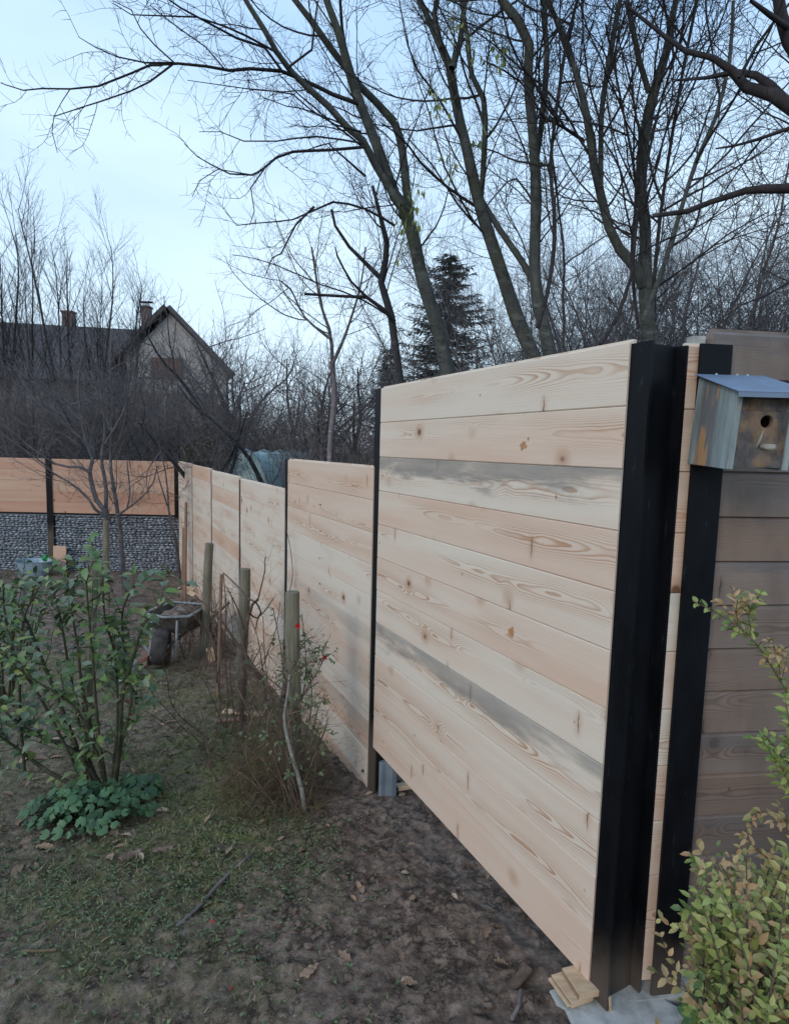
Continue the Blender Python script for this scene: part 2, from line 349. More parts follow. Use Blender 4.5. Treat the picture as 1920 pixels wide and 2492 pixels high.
M['roof_sheet'] = simple('blue_grey_sheet_metal', (.12, .165, .235), (.17, .225, .32), 9, .5, .4)
M['old_steel'] = simple('muddy_wheelbarrow_steel', (.045, .042, .038), (.13, .12, .11), 12, .7, .3, .001)
M['dried_mud'] = simple('cement_splashed_metal', (.16, .17, .175), (.36, .37, .38), 14, .75, .3, .001)
M['rubber'] = simple('muddy_rubber', (.035, .03, .03), (.10, .085, .08), 15, .85, .2, .001)
M['brick'] = simple('brick', (.22, .10, .07), (.36, .19, .14), 20, .85, .2, .002)
M['stone_fill'] = leafmat('gabion_stones', [(.22, .24, .27), (.34, .36, .40), (.46, .485, .52), (.28, .30, .335)], .8)
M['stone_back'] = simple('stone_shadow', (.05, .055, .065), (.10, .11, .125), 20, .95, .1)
M['wire'] = simple('galvanised_wire', (.25, .27, .30), (.38, .40, .44), 10, .45, .5, metal=.6)
M['render_wall'] = simple('pale_render', (.24, .235, .23), (.34, .33, .32), 1.5, .9)
M['roof_tile'] = simple('dark_roof_tiles', (.045, .042, .046), (.095, .085, .088), 3, .85)
M['chimney_brick'] = simple('chimney_brick', (.10, .07, .068), (.17, .12, .115), 6, .9)
M['shutter'] = simple('brown_cladding', (.08, .045, .035), (.15, .085, .065), 3, .8)
M['glass_dark'] = simple('dark_window_glass', (.02, .024, .03), (.04, .05, .06), 2, .15, .5)
M['film'] = simple('greenhouse_film', (.30, .42, .42), (.50, .62, .60), 2.5, .5, .4)
M['green_plastic'] = simple('green_plastic', (.02, .30, .06), (.04, .45, .09), 5, .4, .4)


# ================================================================ GROUND
rng = random.Random(5)
def fbm(x, y, s): return mn.noise(Vector((x*s, y*s, 3.7)))
def moss_at(x, y):
    """how much moss and grass covers the soil"""
    n = fbm(x, y, 1.3)*.5 + fbm(x, y, 4)*.35
    fd = D1 - (N1.x*x + N1.y*y)           # distance to the fence line, garden side
    m = .52 + n
    if y < 9.5: m -= max(0, 1 - fd/ (.62 if y < 3.2 else .5))*1.1
    # trampled soil in front of the first panel
    m -= max(0, 1 - math.hypot((x-.05)/.75, (y-2.0)/.85))*1.0
    m -= max(0, 1 - math.hypot((x-.1)/.8, (y-1.3)/.7))*.7
    m -= max(0, 1 - math.hypot((x+1.5)/1.2, (y-1.55)/.5))*.6
    m += max(0, 1 - math.hypot((x+1.0)/.7, (y-3.9)/2.0))*1.1
    if y > 5.6: m -= min(1, (y-5.6)/1.2)*.55
    if y > 8.2: m -= 1.5
    if fd < 0: m += .2
    return max(0, min(1, m))
def sheet(name, xs, ys, mat, dz=0, kind='structure'):
    mb = MB(); nx, ny = len(xs), len(ys)
    for y in ys:
        for x in xs: mb.v.append((x, y, gz(x, y)+dz))
    for j in range(ny-1):
        for i in range(nx-1):
            x = (xs[i]+xs[i+1])/2; y = (ys[j]+ys[j+1])/2
            mb.face((j*nx+i, j*nx+i+1, (j+1)*nx+i+1, (j+1)*nx+i))
    o = mb.build(name, mat, smooth=True)
    a = o.data.attributes.new('cover', 'FLOAT_COLOR', 'POINT')
    a.data.foreach_set('color', np.array([(0, moss_at(v[0], v[1]), 0, 1) for v in mb.v], dtype=np.float32).ravel())
    return tag(o, kind=kind)
def spaced(stops):
    out = []
    for (a, b, st) in stops:
        n = max(1, round((b-a)/st)); out += [a+(b-a)*k/n for k in range(n)]
    return out + [stops[-1][1]]
xs = spaced([(-300, -40, 40), (-40, -12, 4), (-12, -4, .3), (-4, -1.6, .05), (-1.6, 1.5, .01), (1.5, 4, .12), (4, 12, 1), (12, 40, 7), (40, 300, 40)])
ys = spaced([(-60, -4, 8), (-4, 1.0, .25), (1.0, 3.0, .01), (3.0, 4.2, .02), (4.2, 6.5, .035), (6.5, 13, .09), (13, 30, 1.0), (30, 60, 6), (60, 380, 40)])
ground = sheet('ground', xs, ys, M['soil'])

# ================================================================ FENCES
BD_PROF = lambda w, th, ch=.003: [(0, ch), (ch, 0), (w-ch, 0), (w, ch), (w, th), (0, th)]
def board_panel(name, p0, along, length, n_out, ztop, nb, w, th, mat, parent, tones, seed=0, tongue=True, label=None, zcut=None, ch=.0034):
    """horizontal tongue-and-groove boards; p0 is the front lower corner line start (z ignored); n_out points away from the viewer"""
    mb = MB(); r = random.Random(seed); Z = Vector((0, 0, 1))
    for k in range(nb):
        z0 = ztop - (k+1)*w
        tn = tones[k] if k < len(tones) and tones[k] else (r.random(), 0 if r.random() < .8 else r.random()*.35, r.random())
        tn = (tn[0], tn[1], tn[2] if len(tn) > 2 and tn[2] is not None else r.random())
        jit = r.uniform(-.0008, .0008)
        prof = [(0, ch), (ch if ch < .005 else .004, 0), (w-.0012-ch, 0), (w-.0012, ch), (w-.0012, th), (0, th)]
        # profile x -> up, y -> into the fence
        vs = [q[0] for q in prof] + [0]
        a = Vector((p0.x, p0.y, z0)) + n_out*jit; b = a + along*length; o = r.random()*3
        mb.prism(prof, a, b, Z, n_out, tn, lambda e, i, vs=vs, o=o: (o + e*length, vs[i % 6]))
        if k == 0 and tongue:
            a2 = Vector((p0.x, p0.y, ztop-.0012)) + n_out*(th*.34); b2 = a2 + along*length
            mb.prism([(0, 0), (.009, 0), (.009, th*.32), (0, th*.32)], a2, b2, Z, n_out, (.1, 0, tn[2]), lambda e, i, o=o: (o+e*length, .09))
    return mb.build(name, mat, parent, uv=True, tone=True, label=label)
def hpost(name, c, ax, ay, z0, z1, mat, parent, wf=.105, dp=.1, tf=.009, tw=.007, label=None):
    """H-section: c = centre of the front flange's face; ax along the flange, ay into the fence"""
    Zv = Vector((0, 0, 1)); h = wf/2
    prof = [(-h, 0), (h, 0), (h, tf), (tw/2, tf), (tw/2, dp-tf), (h, dp-tf), (h, dp), (-h, dp), (-h, dp-tf), (-tw/2, dp-tf), (-tw/2, tf), (-h, tf)]
    mb = MB(); c = Vector(c)
    mb.prism(prof, Vector((c.x, c.y, z0)), Vector((c.x, c.y, z1)), ax, ay)
    return mb.build(name, mat, parent, label=label)
M['resin'] = simple('orange_torn_wood', (.28, .12, .04), (.58, .32, .16), 60, .5, .4)
A1, A0, SP = 15.988*W, 6.978*W, 9.388*W
PW = .1
side = empty('board_fence', fp(A1, g(0, 3.3)), 'new larch board fence with black steel posts running back along the garden path', 'fence')
def rc(a, z=0, off=0): return fp(a, z, off)
tops = [1.793*W+EYE, -.525*W+EYE, -1.875*W+EYE, -1.801*W+EYE, -1.708*W+EYE, -1.661*W+EYE]
t1 = [(.15, 0, .37), (.55, 0, .52), (.05, .95, .21), (.7, 0, .66), (.25, 0, .93), (.75, 0, .48), (.25, 0, .13), (.15, .85, .74), (.2, 0, .31), (.45, 0, .83), (.85, 0, .05)]
spans = [(A0, A1)] + [(A1+PW+(k)*SP, A1+(k+1)*SP) for k in range(5)]
for k, (a, b) in enumerate(spans):
    if k > 0: a = A1+(k-1)*SP+PW
    nb = 11 if k != 1 else 11
    mb_t = t1 if k == 0 else []
    rr = random.Random(40+k)
    if k: mb_t = [(rr.choice([.1, .3, .6, .9]), 0 if rr.random() < .85 else .35, rr.random()) for _ in range(nb)]
    if k == 3: mb_t[4] = (1.8, 0, .2)
    if k == 4: mb_t[0] = (1.5, 0, .6)
    lab = ['tall nearest panel of pale larch boards with two grey stained boards', 'second panel with bold ring grain and a row of staples', None, None, None, None][k]
    pnl = board_panel('board_panel', rc(a-.012 if k else a-.004), U1, (b-a)+(.016 if k == 0 else .012), N1, tops[k], nb, W, .042, M['larch'], side, mb_t, 10+k, label=lab)
    if k == 0:
        for (zx, zy, sx_) in ((655, 530, 1), (611, 1253, 1.2)):
            px, py = 860+zx*.63, 750+zy*.63; r_ = ray(px, py); p = r_*((D1-.0012)/r_.dot(N1)) + Vector((0, 0, EYE)); q = random.Random(zx); mb = MB(); n = 14
            mb.v = [p] + [p + U1*(math.cos(6.283*i/n)*.022*sx_*q.uniform(.45, 1.1)) + Vector((0, 0, math.sin(6.283*i/n)*.018*sx_*q.uniform(.5, 1.15))) for i in range(n)] 
            mb.v += [v_ + N1*.0016 for v_ in mb.v[1:]]
            for i in range(n): mb.face((0, 1+i, 1+(i+1) % n)); mb.face((1+i, 1+n+i, 1+n+(i+1) % n, 1+(i+1) % n))
            mb.build('resin_patch', M['resin'], pnl)
    if k == 1:
        for (px, py) in ((779, 1227), (779, 1292), (778, 1358), (778, 1420), (777, 1484), (786, 1544)):
            r_ = ray(px, py); t_ = (D1-.0015)/r_.dot(N1); p = r_*t_ + Vector((0, 0, EYE))
            mb = MB(); mb.box(p, .03, .0022, .0022, U1, N1, Vector((0, 0, 1)))
            for sgn in (-1, 1): mb.box(p + U1*(.0142*sgn) - Vector((0, 0, .004)), .002, .0022, .008, U1, N1, Vector((0, 0, 1)))
            mb.build('staple', M['steel'], side)
ptop = [.333+EYE, .342+EYE, 0, 0, 0, 0, 0]
tp = [2.045, 2.052, 1.628, 1.358, 1.373, 1.392, 1.402]
posts_a = [A0-PW] + [A1+k*SP for k in range(6)]
zf = [-.03] + [None]*6
for k, a in enumerate(posts_a):
    off = .0065
    wf = .077 if k == 0 else PW
    c = rc((A0-.0385) if k == 0 else a+PW/2, 0, off); p = fp(a, 0)
    zb = -.022 if k == 0 else g(p.x, p.y)-.3
    hpost('fence_post', c, U1, N1, zb, tp[k], M['steel'], side, wf, .1 if k else .152)
# bolt on the second post
r_ = ray(886, 1876); p = r_*((D1+.004)/r_.dot(N1)) + Vector((0, 0, EYE))
mb = MB(); mb.tube([p-N1*.016, p-N1*.002, p], [.008, .011, .011], 8); mb.build('bolt', M['steel'], side)

# right-hand corner: narrow infill, second post and the old boarded wall
U2 = Vector((math.sin(R(82.4)), math.cos(R(82.4)), 0)); N2 = Vector((-U2.y, U2.x, 0))
right = empty('corner_fence', (.93, 1.8, -.03), 'black corner post with narrow light boards and darker weathered boards behind nest box', 'fence')
X2 = Vector((.873, 1.772, 0))              # left edge of the second post's front flange
s0 = X2 - U2*.03 + N2*.018
board_panel('infill_panel', s0, U2, .06, N2, 2.047, 11, .1845, .04, M['larch'], right, [(1.1, .2), (.9, .3), (1.2, .1), (1.1, 0), (.0, .2), (.6, 0), (.1, .1), (1, 0), (.8, 0), (.9, .1), (.8, 0)], 77, label='narrow strip of light boards between two black posts')
hpost('corner_post', X2 + U2*.05, U2, N2, -.06, 2.05, M['steel'], right, .1, .1)
w0 = X2 + U2*.056 + N2*.03
wl = [1.0 + .0]*20
board_panel('weathered_panel', w0, U2, 2.4, N2, 2.095, 15, .1385, .035, M['old_board'], right, [(.0, .9), (.2, .6), (0, .9), (.1, .8), (.8, .1), (.2, .8), (.5, .5), (.9, .1), (1.0, .1), (.8, .4), (1.1, .0), (1, .3), (.9, 0), (1.1, .2), (1, 0)], 91, ch=.009, label='greyed boards with dark seams')
mb = MB(); mb.box(X2 + U2*.06 + N2*.05 + Vector((0, 0, -.045)), .24, .12, .05, U2, N2); mb.build('base_plate', M['concrete'], right)
mb = MB(); mb.box(X2 + U2*.022 + N2*.06 + Vector((0, 0, 2.03)), .04, .03, .1, U2, N2); mb.build('packing_piece', M['concrete'], right)

# back fence: boards over stone-filled baskets
yaw = R(87.2); U3 = Vector((math.sin(yaw), math.cos(yaw), 0)); N3 = Vector((-U3.y, U3.x, 0))
KC = fp(A1+5*SP+PW+.01, 0, .02)             # inner corner
gb = g(KC.x, KC.y)
back = empty('back_fence', (KC.x-2, KC.y, gb), 'far fence of reddish boards over grey stone baskets at the end of the garden', 'fence')
Zb = -.728; GH = 1.10
bx = [-.035, -2.36, -4.68, -7.0]
topb = 1.402-.01
trng = random.Random(3)
for k in range(3):
    x1, x0 = bx[k]-(.0 if k == 0 else .0), bx[k+1]
    a = KC + U3*(x0+.055); ln = (x1-.055) - (x0+.055)
    tt = [(.9, .1), (.5, .05), (.1, 0), (1.5, 0), (.8, 0), (.6, 0)] if k == 0 else [(.9, .1), (.4, 0), (.2, 0), (.5, 0), (1.0, 0)]
    board_panel('board_panel', a - U3*.02 + N3*.02, U3, ln+.04, N3, topb, 5, .1985, .04, M['larch_red'], back, tt, 55+k)
    mb = MB(); mb.box(a + U3*(ln/2) + N3*.045 + Vector((0, 0, Zb+GH+.014)), ln, .05, .022, U3, N3); mb.build('rail', M['steel'], back)
    hpost('fence_post', KC + U3*bx[k+1] + Vector((0, 0, 0)), U3, N3, Zb-.3, topb+.01, M['steel'], back, .105, .1)
hpost('fence_post', KC + U3*bx[0], U3, N3, Zb+GH-.02, topb-.01, M['steel'], back, .1, .1)
def stone(mb, c, sx, sy, sz, r, tone):
    n = len(mb.v); P = []
    for (u, v) in ((0, 0), (.0, .5), (.17, .5), (.33, .5), (.5, .5), (.67, .5), (.83, .5), (0, 1)):
        th = v*math.pi; ph = u*2*math.pi
        k = r.uniform(.75, 1.15)
        P.append(Vector(c) + U3*(sx*k*math.sin(th)*math.cos(ph)) + N3*(sy*k*math.sin(th)*math.sin(ph)*1.0) + Vector((0, 0, sz*k*math.cos(th))))
    mb.v += P
    for i in range(6):
        a, b = n+1+i, n+1+(i+1) % 6
        mb.face((n, a, b), None, tone); mb.face((n+7, b, a), None, tone)
for k in range(3):
    x1 = bx[k]+(.035 if k == 0 else -.055); x0 = bx[k+1]+.055; ln = x1-x0
    gbk = empty('gabion_basket', KC + U3*((x0+x1)/2) + Vector((0, 0, Zb)))
    gbk.parent = back; gbk.location = gbk.location - back.location
    a = KC + U3*x0; r = random.Random(70+k)
    def bld(mb_, nm, mt, **kw):
        o = mb_.build(nm, mt, None, **kw); o.parent = gbk; o.matrix_parent_inverse = Matrix.Translation(-(KC + U3*((x0+x1)/2) + Vector((0, 0, Zb)))); return o
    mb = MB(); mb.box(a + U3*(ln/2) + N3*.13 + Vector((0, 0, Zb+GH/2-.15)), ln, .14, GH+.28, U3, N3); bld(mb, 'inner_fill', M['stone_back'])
    mb = MB(); z = Zb+.01
    while z < Zb+GH-.02:
        x = x0+.02; h = r.uniform(.02, .034)
        while x < x1-.02:
            w = r.uniform(.04, .105); stone(mb, KC + U3*(x+w/2) + N3*r.uniform(.045, .06) + Vector((0, 0, z+r.uniform(-.01, .01))), w*.6, .045, h*.85, r, (0, 0, r.random())); x += w*1.02
        z += h*1.45
    bld(mb, 'stones', M['stone_fill'], tone=True)
    mb = MB()
    for i in range(6): mb.box(a + U3*(ln/2) + N3*.006 + Vector((0, 0, Zb+.01+i*(GH-.02)/5)), ln, .005, .005, U3, N3)
    for i in range(int(ln/.2)+1): mb.box(a + U3*(i*.2) + N3*.012 + Vector((0, 0, Zb+GH/2)), .0025, .0025, GH, U3, N3)
    bld(mb, 'wire_mesh', M['wire'])

# concrete footing under the nearest post and offcuts on it
ftop = -.024
fpts = [at(x, y, 1)for x, y in ((1338, 2412), (1356, 2436), (1376, 2455), (1386, 2478), (1400, 2510), (1520, 2560), (1680, 2470), (1600, 2425), (1500, 2395), (1420, 2385))]
fpts = [Vector((0, 0, EYE)) + (p-Vector((0, 0, EYE)))*((EYE-ftop)/(EYE-p.z)) for p in fpts]
mb = MB(); n = len(fpts); ctr = sum(fpts, Vector())/n
for p in fpts: mb.v.append(p)
for p in fpts: mb.v.append(p + (p-ctr)*.12 - Vector((0, 0, .14)))
mb.face(tuple(range(n)))
for i in range(n): mb.face((i, (i+1) % n, n+(i+1) % n, n+i))
o = mb.build('footing', M['concrete']); tag(o, 'pale concrete footing slab under the nearest black post', 'footing'); recentre(o)
def offcut(px, py, z0, ln, wd, th, rot, label, tongue=False, tilt=0):
    p = at(px, py, 1); p = Vector((0, 0, EYE)) + (p-Vector((0, 0, EYE)))*((EYE-z0)/(EYE-p.z))
    ax = Vector((math.cos(rot), math.sin(rot), math.sin(tilt))).normalized(); ay = Vector((-math.sin(rot), math.cos(rot), 0)); az = ax.cross(ay)
    mb = MB(); mb.box(p + Vector((0, 0, th/2)), ln, wd, th, ax, ay, az)
    if tongue: mb.box(p - ax*(ln/2+.006) + Vector((0, 0, th/2)), .012, wd*.98, th*.36, ax, ay, az)
    for f in (4, 5): mb.mi[f] = 1
    o = mb.build('wood_offcut', [M['cut_wood'], M['cut_end']]); bv = o.modifiers.new('bevel', 'BEVEL'); bv.width = .0015
    tag(o, label, 'wood offcut', 'sawn offcuts used as packing under the fence'); recentre(o); return o
offcut(1391, 2412, ftop+.001, .085, .11, .02, R(20), 'lower tongued offcut on the concrete footing beside nearest post', True)
offcut(1412, 2398, ftop+.022, .075, .105, .022, R(16), 'upper offcut stacked under the nearest panel beside black post')
offcut(985, 1918, -.235, .10, .05, .022, R(20), 'small pale wedge under the left end of the nearest panel')
# upright sliver beside the foot of the near post
p = at(1484, 2466, 1.72); mb = MB(); mb.box(p + Vector((0, 0, .025)), .01, .003, .06, Vector((.8, .6, 0)), Vector((-.6, .8, 0)), Vector((-.12, 0, .99))); o = mb.build('wood_splinter', M['cut_wood']); tag(o, 'thin wood splinter standing against the foot of the nearest post', 'wood splinter'); recentre(o)
# grey cement stub by the second post
p = gnd(922, 1930); mb = MB(); r_ = ray(925, 1880); q = r_*((D1+.03)/r_.dot(N1)) + Vector((0, 0, EYE))
prof = [(-.012, 0), (.0, -.008), (.018, 0), (.022, .03), (.065, .045), (.065, .075), (-.012, .075)]
qz = Vector((q.x, q.y, 0)); mb.prism(prof, qz + Vector((0, 0, -.4)), qz + Vector((0, 0, -.055)), -U1, N1)
o = mb.build('cement_stub', M['cement']); tag(o, 'blue grey cement stub standing against the foot of the second black post', 'footing'); bv = o.modifiers.new('bevel', 'BEVEL'); bv.width = .003; recentre(o)

# ================================================================ PLANTS: generators
def smooth_path(pts, seg):
    """Catmull-Rom through pts (Vector + radius tuples)"""
    P = [Vector((*p, r)) for p, r in pts]
    if len(P) == 2: P = [P[0], P[0].lerp(P[1], .5), P[1]]
    out = []
    for i in range(len(P)-1):
        p0 = P[max(i-1, 0)]; p1 = P[i]; p2 = P[i+1]; p3 = P[min(i+2, len(P)-1)]
        n = max(1, int((p2-p1).length/seg))
        for k in range(n):
            t = k/n; out.append(.5*((2*p1) + (p2-p0)*t + (2*p0-5*p1+4*p2-p3)*t*t + (3*p1-p0-3*p2+p3)*t**3))
    out.append(P[-1])
    return [Vector(q[:3]) for q in out], [max(.0006, q[3]) for q in out]
def rvec(r): 
    while True:
        v = Vector((r.uniform(-1, 1), r.uniform(-1, 1), r.uniform(-1, 1)))
        if .05 < v.length < 1: return v.normalized()
def shoot(r, p, d, ln, rad, seg, wig, up, curl=0.0, tip=.35):
    n = max(2, int(ln/seg)); pts = [p]; rr = [rad]; cv = rvec(r)*curl; st = ln/n; d = d.normalized()
    for i in range(n):
        d = (d + rvec(r)*wig + Vector((0, 0, up)) + cv).normalized(); pts.append(pts[-1]+d*st); rr.append(rad*(1-(1-tip)*(i+1)/n))
    return pts, rr
def ramify(mb, r, pts, rr, lv, spec, start=0.0, tips=None):
    """side shoots along a limb; spec[lv] = (gap, angle0, angle1, len0, len1, radius factor, wiggle, up, curl, seg, sides)"""
    if lv >= len(spec): return
    gap, a0, a1, l0, l1, rf, wig, up, curl, seg, ns = spec[lv]
    tot = sum((pts[i+1]-pts[i]).length for i in range(len(pts)-1)); s = start*tot + gap*r.random(); acc = 0; i = 0
    while s < tot:
        while i < len(pts)-2 and acc + (pts[i+1]-pts[i]).length < s: acc += (pts[i+1]-pts[i]).length; i += 1
        e = pts[i+1]-pts[i]; p = pts[i] + e*min(1, (s-acc)/max(e.length, 1e-6)); d = e.normalized()
        q = rvec(r); q = (q - d*q.dot(d))
        if q.length > .05:
            q.normalize(); an = r.uniform(a0, a1); dd = d*math.cos(an) + q*math.sin(an)
            ln = r.uniform(l0, l1)*(1-.45*s/tot); rad = max(spec[-1][5] if lv == len(spec)-1 else .0012, min(rr[i]*.75, ln*rf)) if lv < len(spec)-1 else rf
            rad = min(rad, rr[i])
            cp, cr = shoot(r, p, dd, ln, rad, seg, wig, up, curl)
            mb.tube(cp, cr, ns, cap=False)
            if tips is not None and lv == len(spec)-1: tips.append((cp[-1], (cp[-1]-cp[-2]).normalized()))
            ramify(mb, r, cp, cr, lv+1, spec, .12, tips)
        s += gap*r.uniform(.5, 1.5)
def dup(root, loc, rotz=0, sc=1, label=None, group=None):
    q = root.copy(); COL.objects.link(q); q.location = loc; q.rotation_euler = (0, 0, rotz); q.scale = (sc,)*3 if not isinstance(sc, tuple) else sc
    if label: q['label'] = label
    if group: q['group'] = group
    for ch in list(root.children):
        c = ch.copy(); COL.objects.link(c); c.parent = q
    return q
Z1 = lambda L_: [(x*.5704, y*.5704, *o) for x, y, *o in L_]
Z2 = lambda L_: [(960+x*.5704, y*.5704, *o) for x, y, *o in L_]
Z3 = lambda L_: [(x*.5704, 600+y*.5704, *o) for x, y, *o in L_]
Z6 = lambda L_: [(540+x/3.034, 1300+y/3.034, *o) for x, y, *o in L_]
WK = lambda w: .80 if w > 14 else .95
def trace(px, Y0, Y1, w0, w1, seg=.12, wob=.0, r=None):
    """limb through photographed points, reaching from distance Y0 to Y1, widths in photo pixels"""
    n = len(px); out = []
    for i, q in enumerate(px):
        t = i/(n-1); Y = Y0+(Y1-Y0)*t + (r.uniform(-wob, wob) if r and 0 < i < n-1 else 0)
        w = q[2] if len(q) > 2 else w0+(w1-w0)*t
        out.append((at(q[0], q[1], Y), w/2*Y/F*WK(w)))
    a, b = smooth_path(out, seg)
    return a, [q*(1+.07*mn.noise(p*7)+.05*mn.noise(p*2.3)) for p, q in zip(a, b)]

# ---------------------------------------------------------------- traced trees behind the fence
TW = [(.17, .5, 1.1, .5, 1.25, .0085, .16, .05, .05, .09, 4), (.075, .5, 1.2, .22, .6, .006, .27, .06, .16, .05, 3), (.055, .6, 1.25, .06, .2, .0023, .3, .07, .26, .035, 3)]
def traced_tree(name, base_Y, limbs, mats, label, seed, spec=TW, sides=8, extra=None, group=None, start=.25):
    r = random.Random(seed); tm = MB(); bm = MB(); b0 = None
    for L_ in limbs:
        px, Y0, Y1, w0, w1 = L_[:5]; fine = L_[5] if len(L_) > 5 else 1
        pts, rr = trace(px, Y0, Y1, w0, w1, .12, .04, r)
        if b0 is None: b0 = pts[0]
        (tm if w0 > 12 else bm).tube(pts, rr, sides if w0 > 12 else 5, cap=False)
        if fine: ramify(bm, r, pts, rr, 0 if fine == 1 else 1, spec, L_[6] if len(L_) > 6 else start)
    root = empty(name, Vector((b0.x, b0.y, g(b0.x, b0.y))), label, 'tree', group)
    # carry the stem down to the soil behind the fence
    pts, rr = trace(limbs[0][0], limbs[0][1], limbs[0][2], limbs[0][3], limbs[0][4]); p = pts[0]; d = (pts[0]-pts[1]).normalized(); z = g(p.x, p.y)-.1
    q = p + d*((p.z-z)/max(.3, -d.z))
    tm.tube([q, p.lerp(q, .5), p], [rr[0]*1.35, rr[0]*1.1, rr[0]], sides, cap=False)
    tm.build('trunk', mats[0], root, smooth=True); bm.build('branches', mats[1], root, smooth=True)
    return root
trA = traced_tree('bare_tree', 5, [
    ([(1088, 905, 44), (1067, 799, 42), (1044, 730, 40), (1021, 650, 38), (1004, 570, 36), (981, 502, 35), (960, 473, 34), (924, 371, 30), (890, 285, 28), (867, 228, 27), (850, 171, 25), (827, 86, 22), (799, 11, 20), (775, -70, 18)], 5.2, 4.4, 44, 18),
    ([(975, 500, 26), (913, 399, 22), (884, 342, 20), (844, 308, 20), (799, 257, 18), (747, 211, 17), (707, 171, 16), (673, 125, 15), (645, 74, 13), (605, 11, 11), (570, -50, 9)], 4.75, 4.0, 26, 9),
    ([(960, 297, 24), (913, 245, 22), (878, 211, 21), (838, 160, 20), (799, 108, 19), (759, 51, 18), (719, 0, 16), (680, -50, 15)], 4.9, 4.5, 24, 15),
    ([(1000, 560, 26), (985, 420, 24), (975, 340, 23), (960, 297, 22)], 4.95, 4.9, 26, 22),
    (Z1([(1530, 440), (1420, 400), (1350, 365), (1260, 325), (1200, 300), (1070, 290), (980, 298), (880, 280), (760, 268), (640, 275), (560, 310), (420, 365), (300, 377), (180, 375), (100, 383), (20, 358), (5, 350)]), 4.6, 3.5, 11, 2.0, 2, .15),
    (Z1([(745, 265), (700, 300), (640, 345), (560, 385), (430, 430), (350, 455), (230, 495), (222, 560), (245, 650)]), 3.95, 3.8, 5.5, 1.6, 2, .1),
    (Z1([(745, 265), (620, 265), (500, 240), (400, 195), (335, 155)]), 3.95, 3.6, 5, 1.6, 2, .1),
    (Z1([(300, 377), (265, 430), (230, 495)]), 3.7, 3.75, 2.5, 1.6, 2),
    (Z1([(960, 295), (880, 200), (740, 100), (640, 20)]), 4.1, 3.6, 4, 2, 2, .1),
    (Z1([(740, 262), (660, 190), (600, 120), (560, 40), (480, 0)]), 3.95, 3.7, 4, 2, 2, .1),
    (Z1([(1200, 295), (1130, 200), (1010, 160), (880, 90), (770, 30), (700, -20)]), 4.2, 3.6, 7, 4, 2, .1),
    (Z1([(1180, 220), (1050, 150), (960, 110), (840, 70), (700, 65), (560, 60), (480, 10)]), 4.1, 3.5, 6, 2, 2, .1),
    (Z1([(1230, 285), (1330, 210), (1340, 120), (1355, 0)]), 4.2, 4.0, 6, 4, 2),
    (Z1([(1550, 625), (1400, 638), (1250, 645), (1180, 670), (1120, 720), (1080, 745), (980, 740), (900, 700), (840, 665), (785, 610)]), 4.5, 3.7, 8, 1.8, 2, .1),
    (Z1([(1130, 715), (1070, 800), (1085, 900), (1065, 960)]), 3.9, 3.8, 4, 1.8, 2),
    (Z1([(1080, 745), (930, 720), (850, 770), (820, 840)]), 3.85, 3.6, 3, 1.5, 2),
    (Z1([(1683, 960), (1560, 890), (1420, 860), (1330, 900), (1250, 935), (1100, 950), (1010, 960), (960, 900)]), 4.7, 4.0, 7, 1.6, 2, .1),
    (Z1([(1540, 560), (1430, 530), (1330, 470), (1250, 400), (1080, 380), (940, 360), (800, 340)]), 4.4, 3.7, 5, 1.6, 2, .1),
    (Z1([(1550, 610), (1350, 580), (1180, 600), (1040, 600), (940, 560), (850, 560)]), 4.4, 3.7, 5, 1.5, 2, .1),
    (Z1([(1340, 880), (1260, 960), (1200, 1080), (1160, 1100), (1130, 1180)]), 4.2, 4.0, 6, 2, 2, .1),
    (Z1([(1490, 300), (1460, 120), (1450, -20)]), 4.7, 4.5, 9, 7, 2),
    (Z1([(1560, 750), (1480, 680), (1400, 610), (1300, 640)]), 4.5, 4.2, 6, 2, 2),
], (M['bark_grey'], M['twig_dark']), 'tall bare tree leaning left above the second panel with one long branch', 11)
LF = [(.115, .35, 1.15, .5, 1.8, .0075, .15, .07, .05, .1, 4), (.085, .5, 1.2, .25, .75, .0055, .26, .06, .15, .06, 3), (.07, .6, 1.2, .07, .24, .0023, .3, .07, .22, .04, 3)]
trB = traced_tree('bare_tree', 5, [
    (Z2([(600, 1540, 46), (580, 1490, 44), (520, 1350, 42), (470, 1200, 40), (430, 1080, 37), (380, 930, 35), (340, 780, 32), (310, 640, 30), (280, 520, 29), (255, 400, 27), (235, 280, 25), (200, 200, 22), (150, 90, 18), (110, 0, 15), (90, -90, 13)]), 5.0, 4.8, 46, 13),
    (Z2([(245, 290, 20), (280, 180, 17), (300, 0, 15), (310, -80, 14)]), 4.8, 4.9, 20, 14),
    (Z2([(370, 840, 15), (385, 600, 14), (380, 420, 14), (330, 320, 13), (310, 150, 11), (285, 0, 9)]), 4.9, 4.6, 15, 9),
    (Z2([(200, 200, 15), (170, 60, 12), (190, -60, 10)]), 4.8, 4.7, 14, 10),
    (Z2([(350, 880), (230, 800), (110, 690), (60, 620), (0, 560), (-60, 520)]), 4.95, 4.2, 8, 3, 2, .1),
    (Z2([(300, 620), (190, 420), (100, 300), (60, 200), (20, 0)]), 4.9, 4.3, 6, 3, 2, .1),
    (Z2([(350, 960), (270, 870), (160, 700), (60, 590)]), 4.9, 4.5, 6, 3, 2, .1),
], (M['bark_grey'], M['twig_dark']), 'bare grey trunk leaning left behind the middle of the nearest panel', 12, LF)
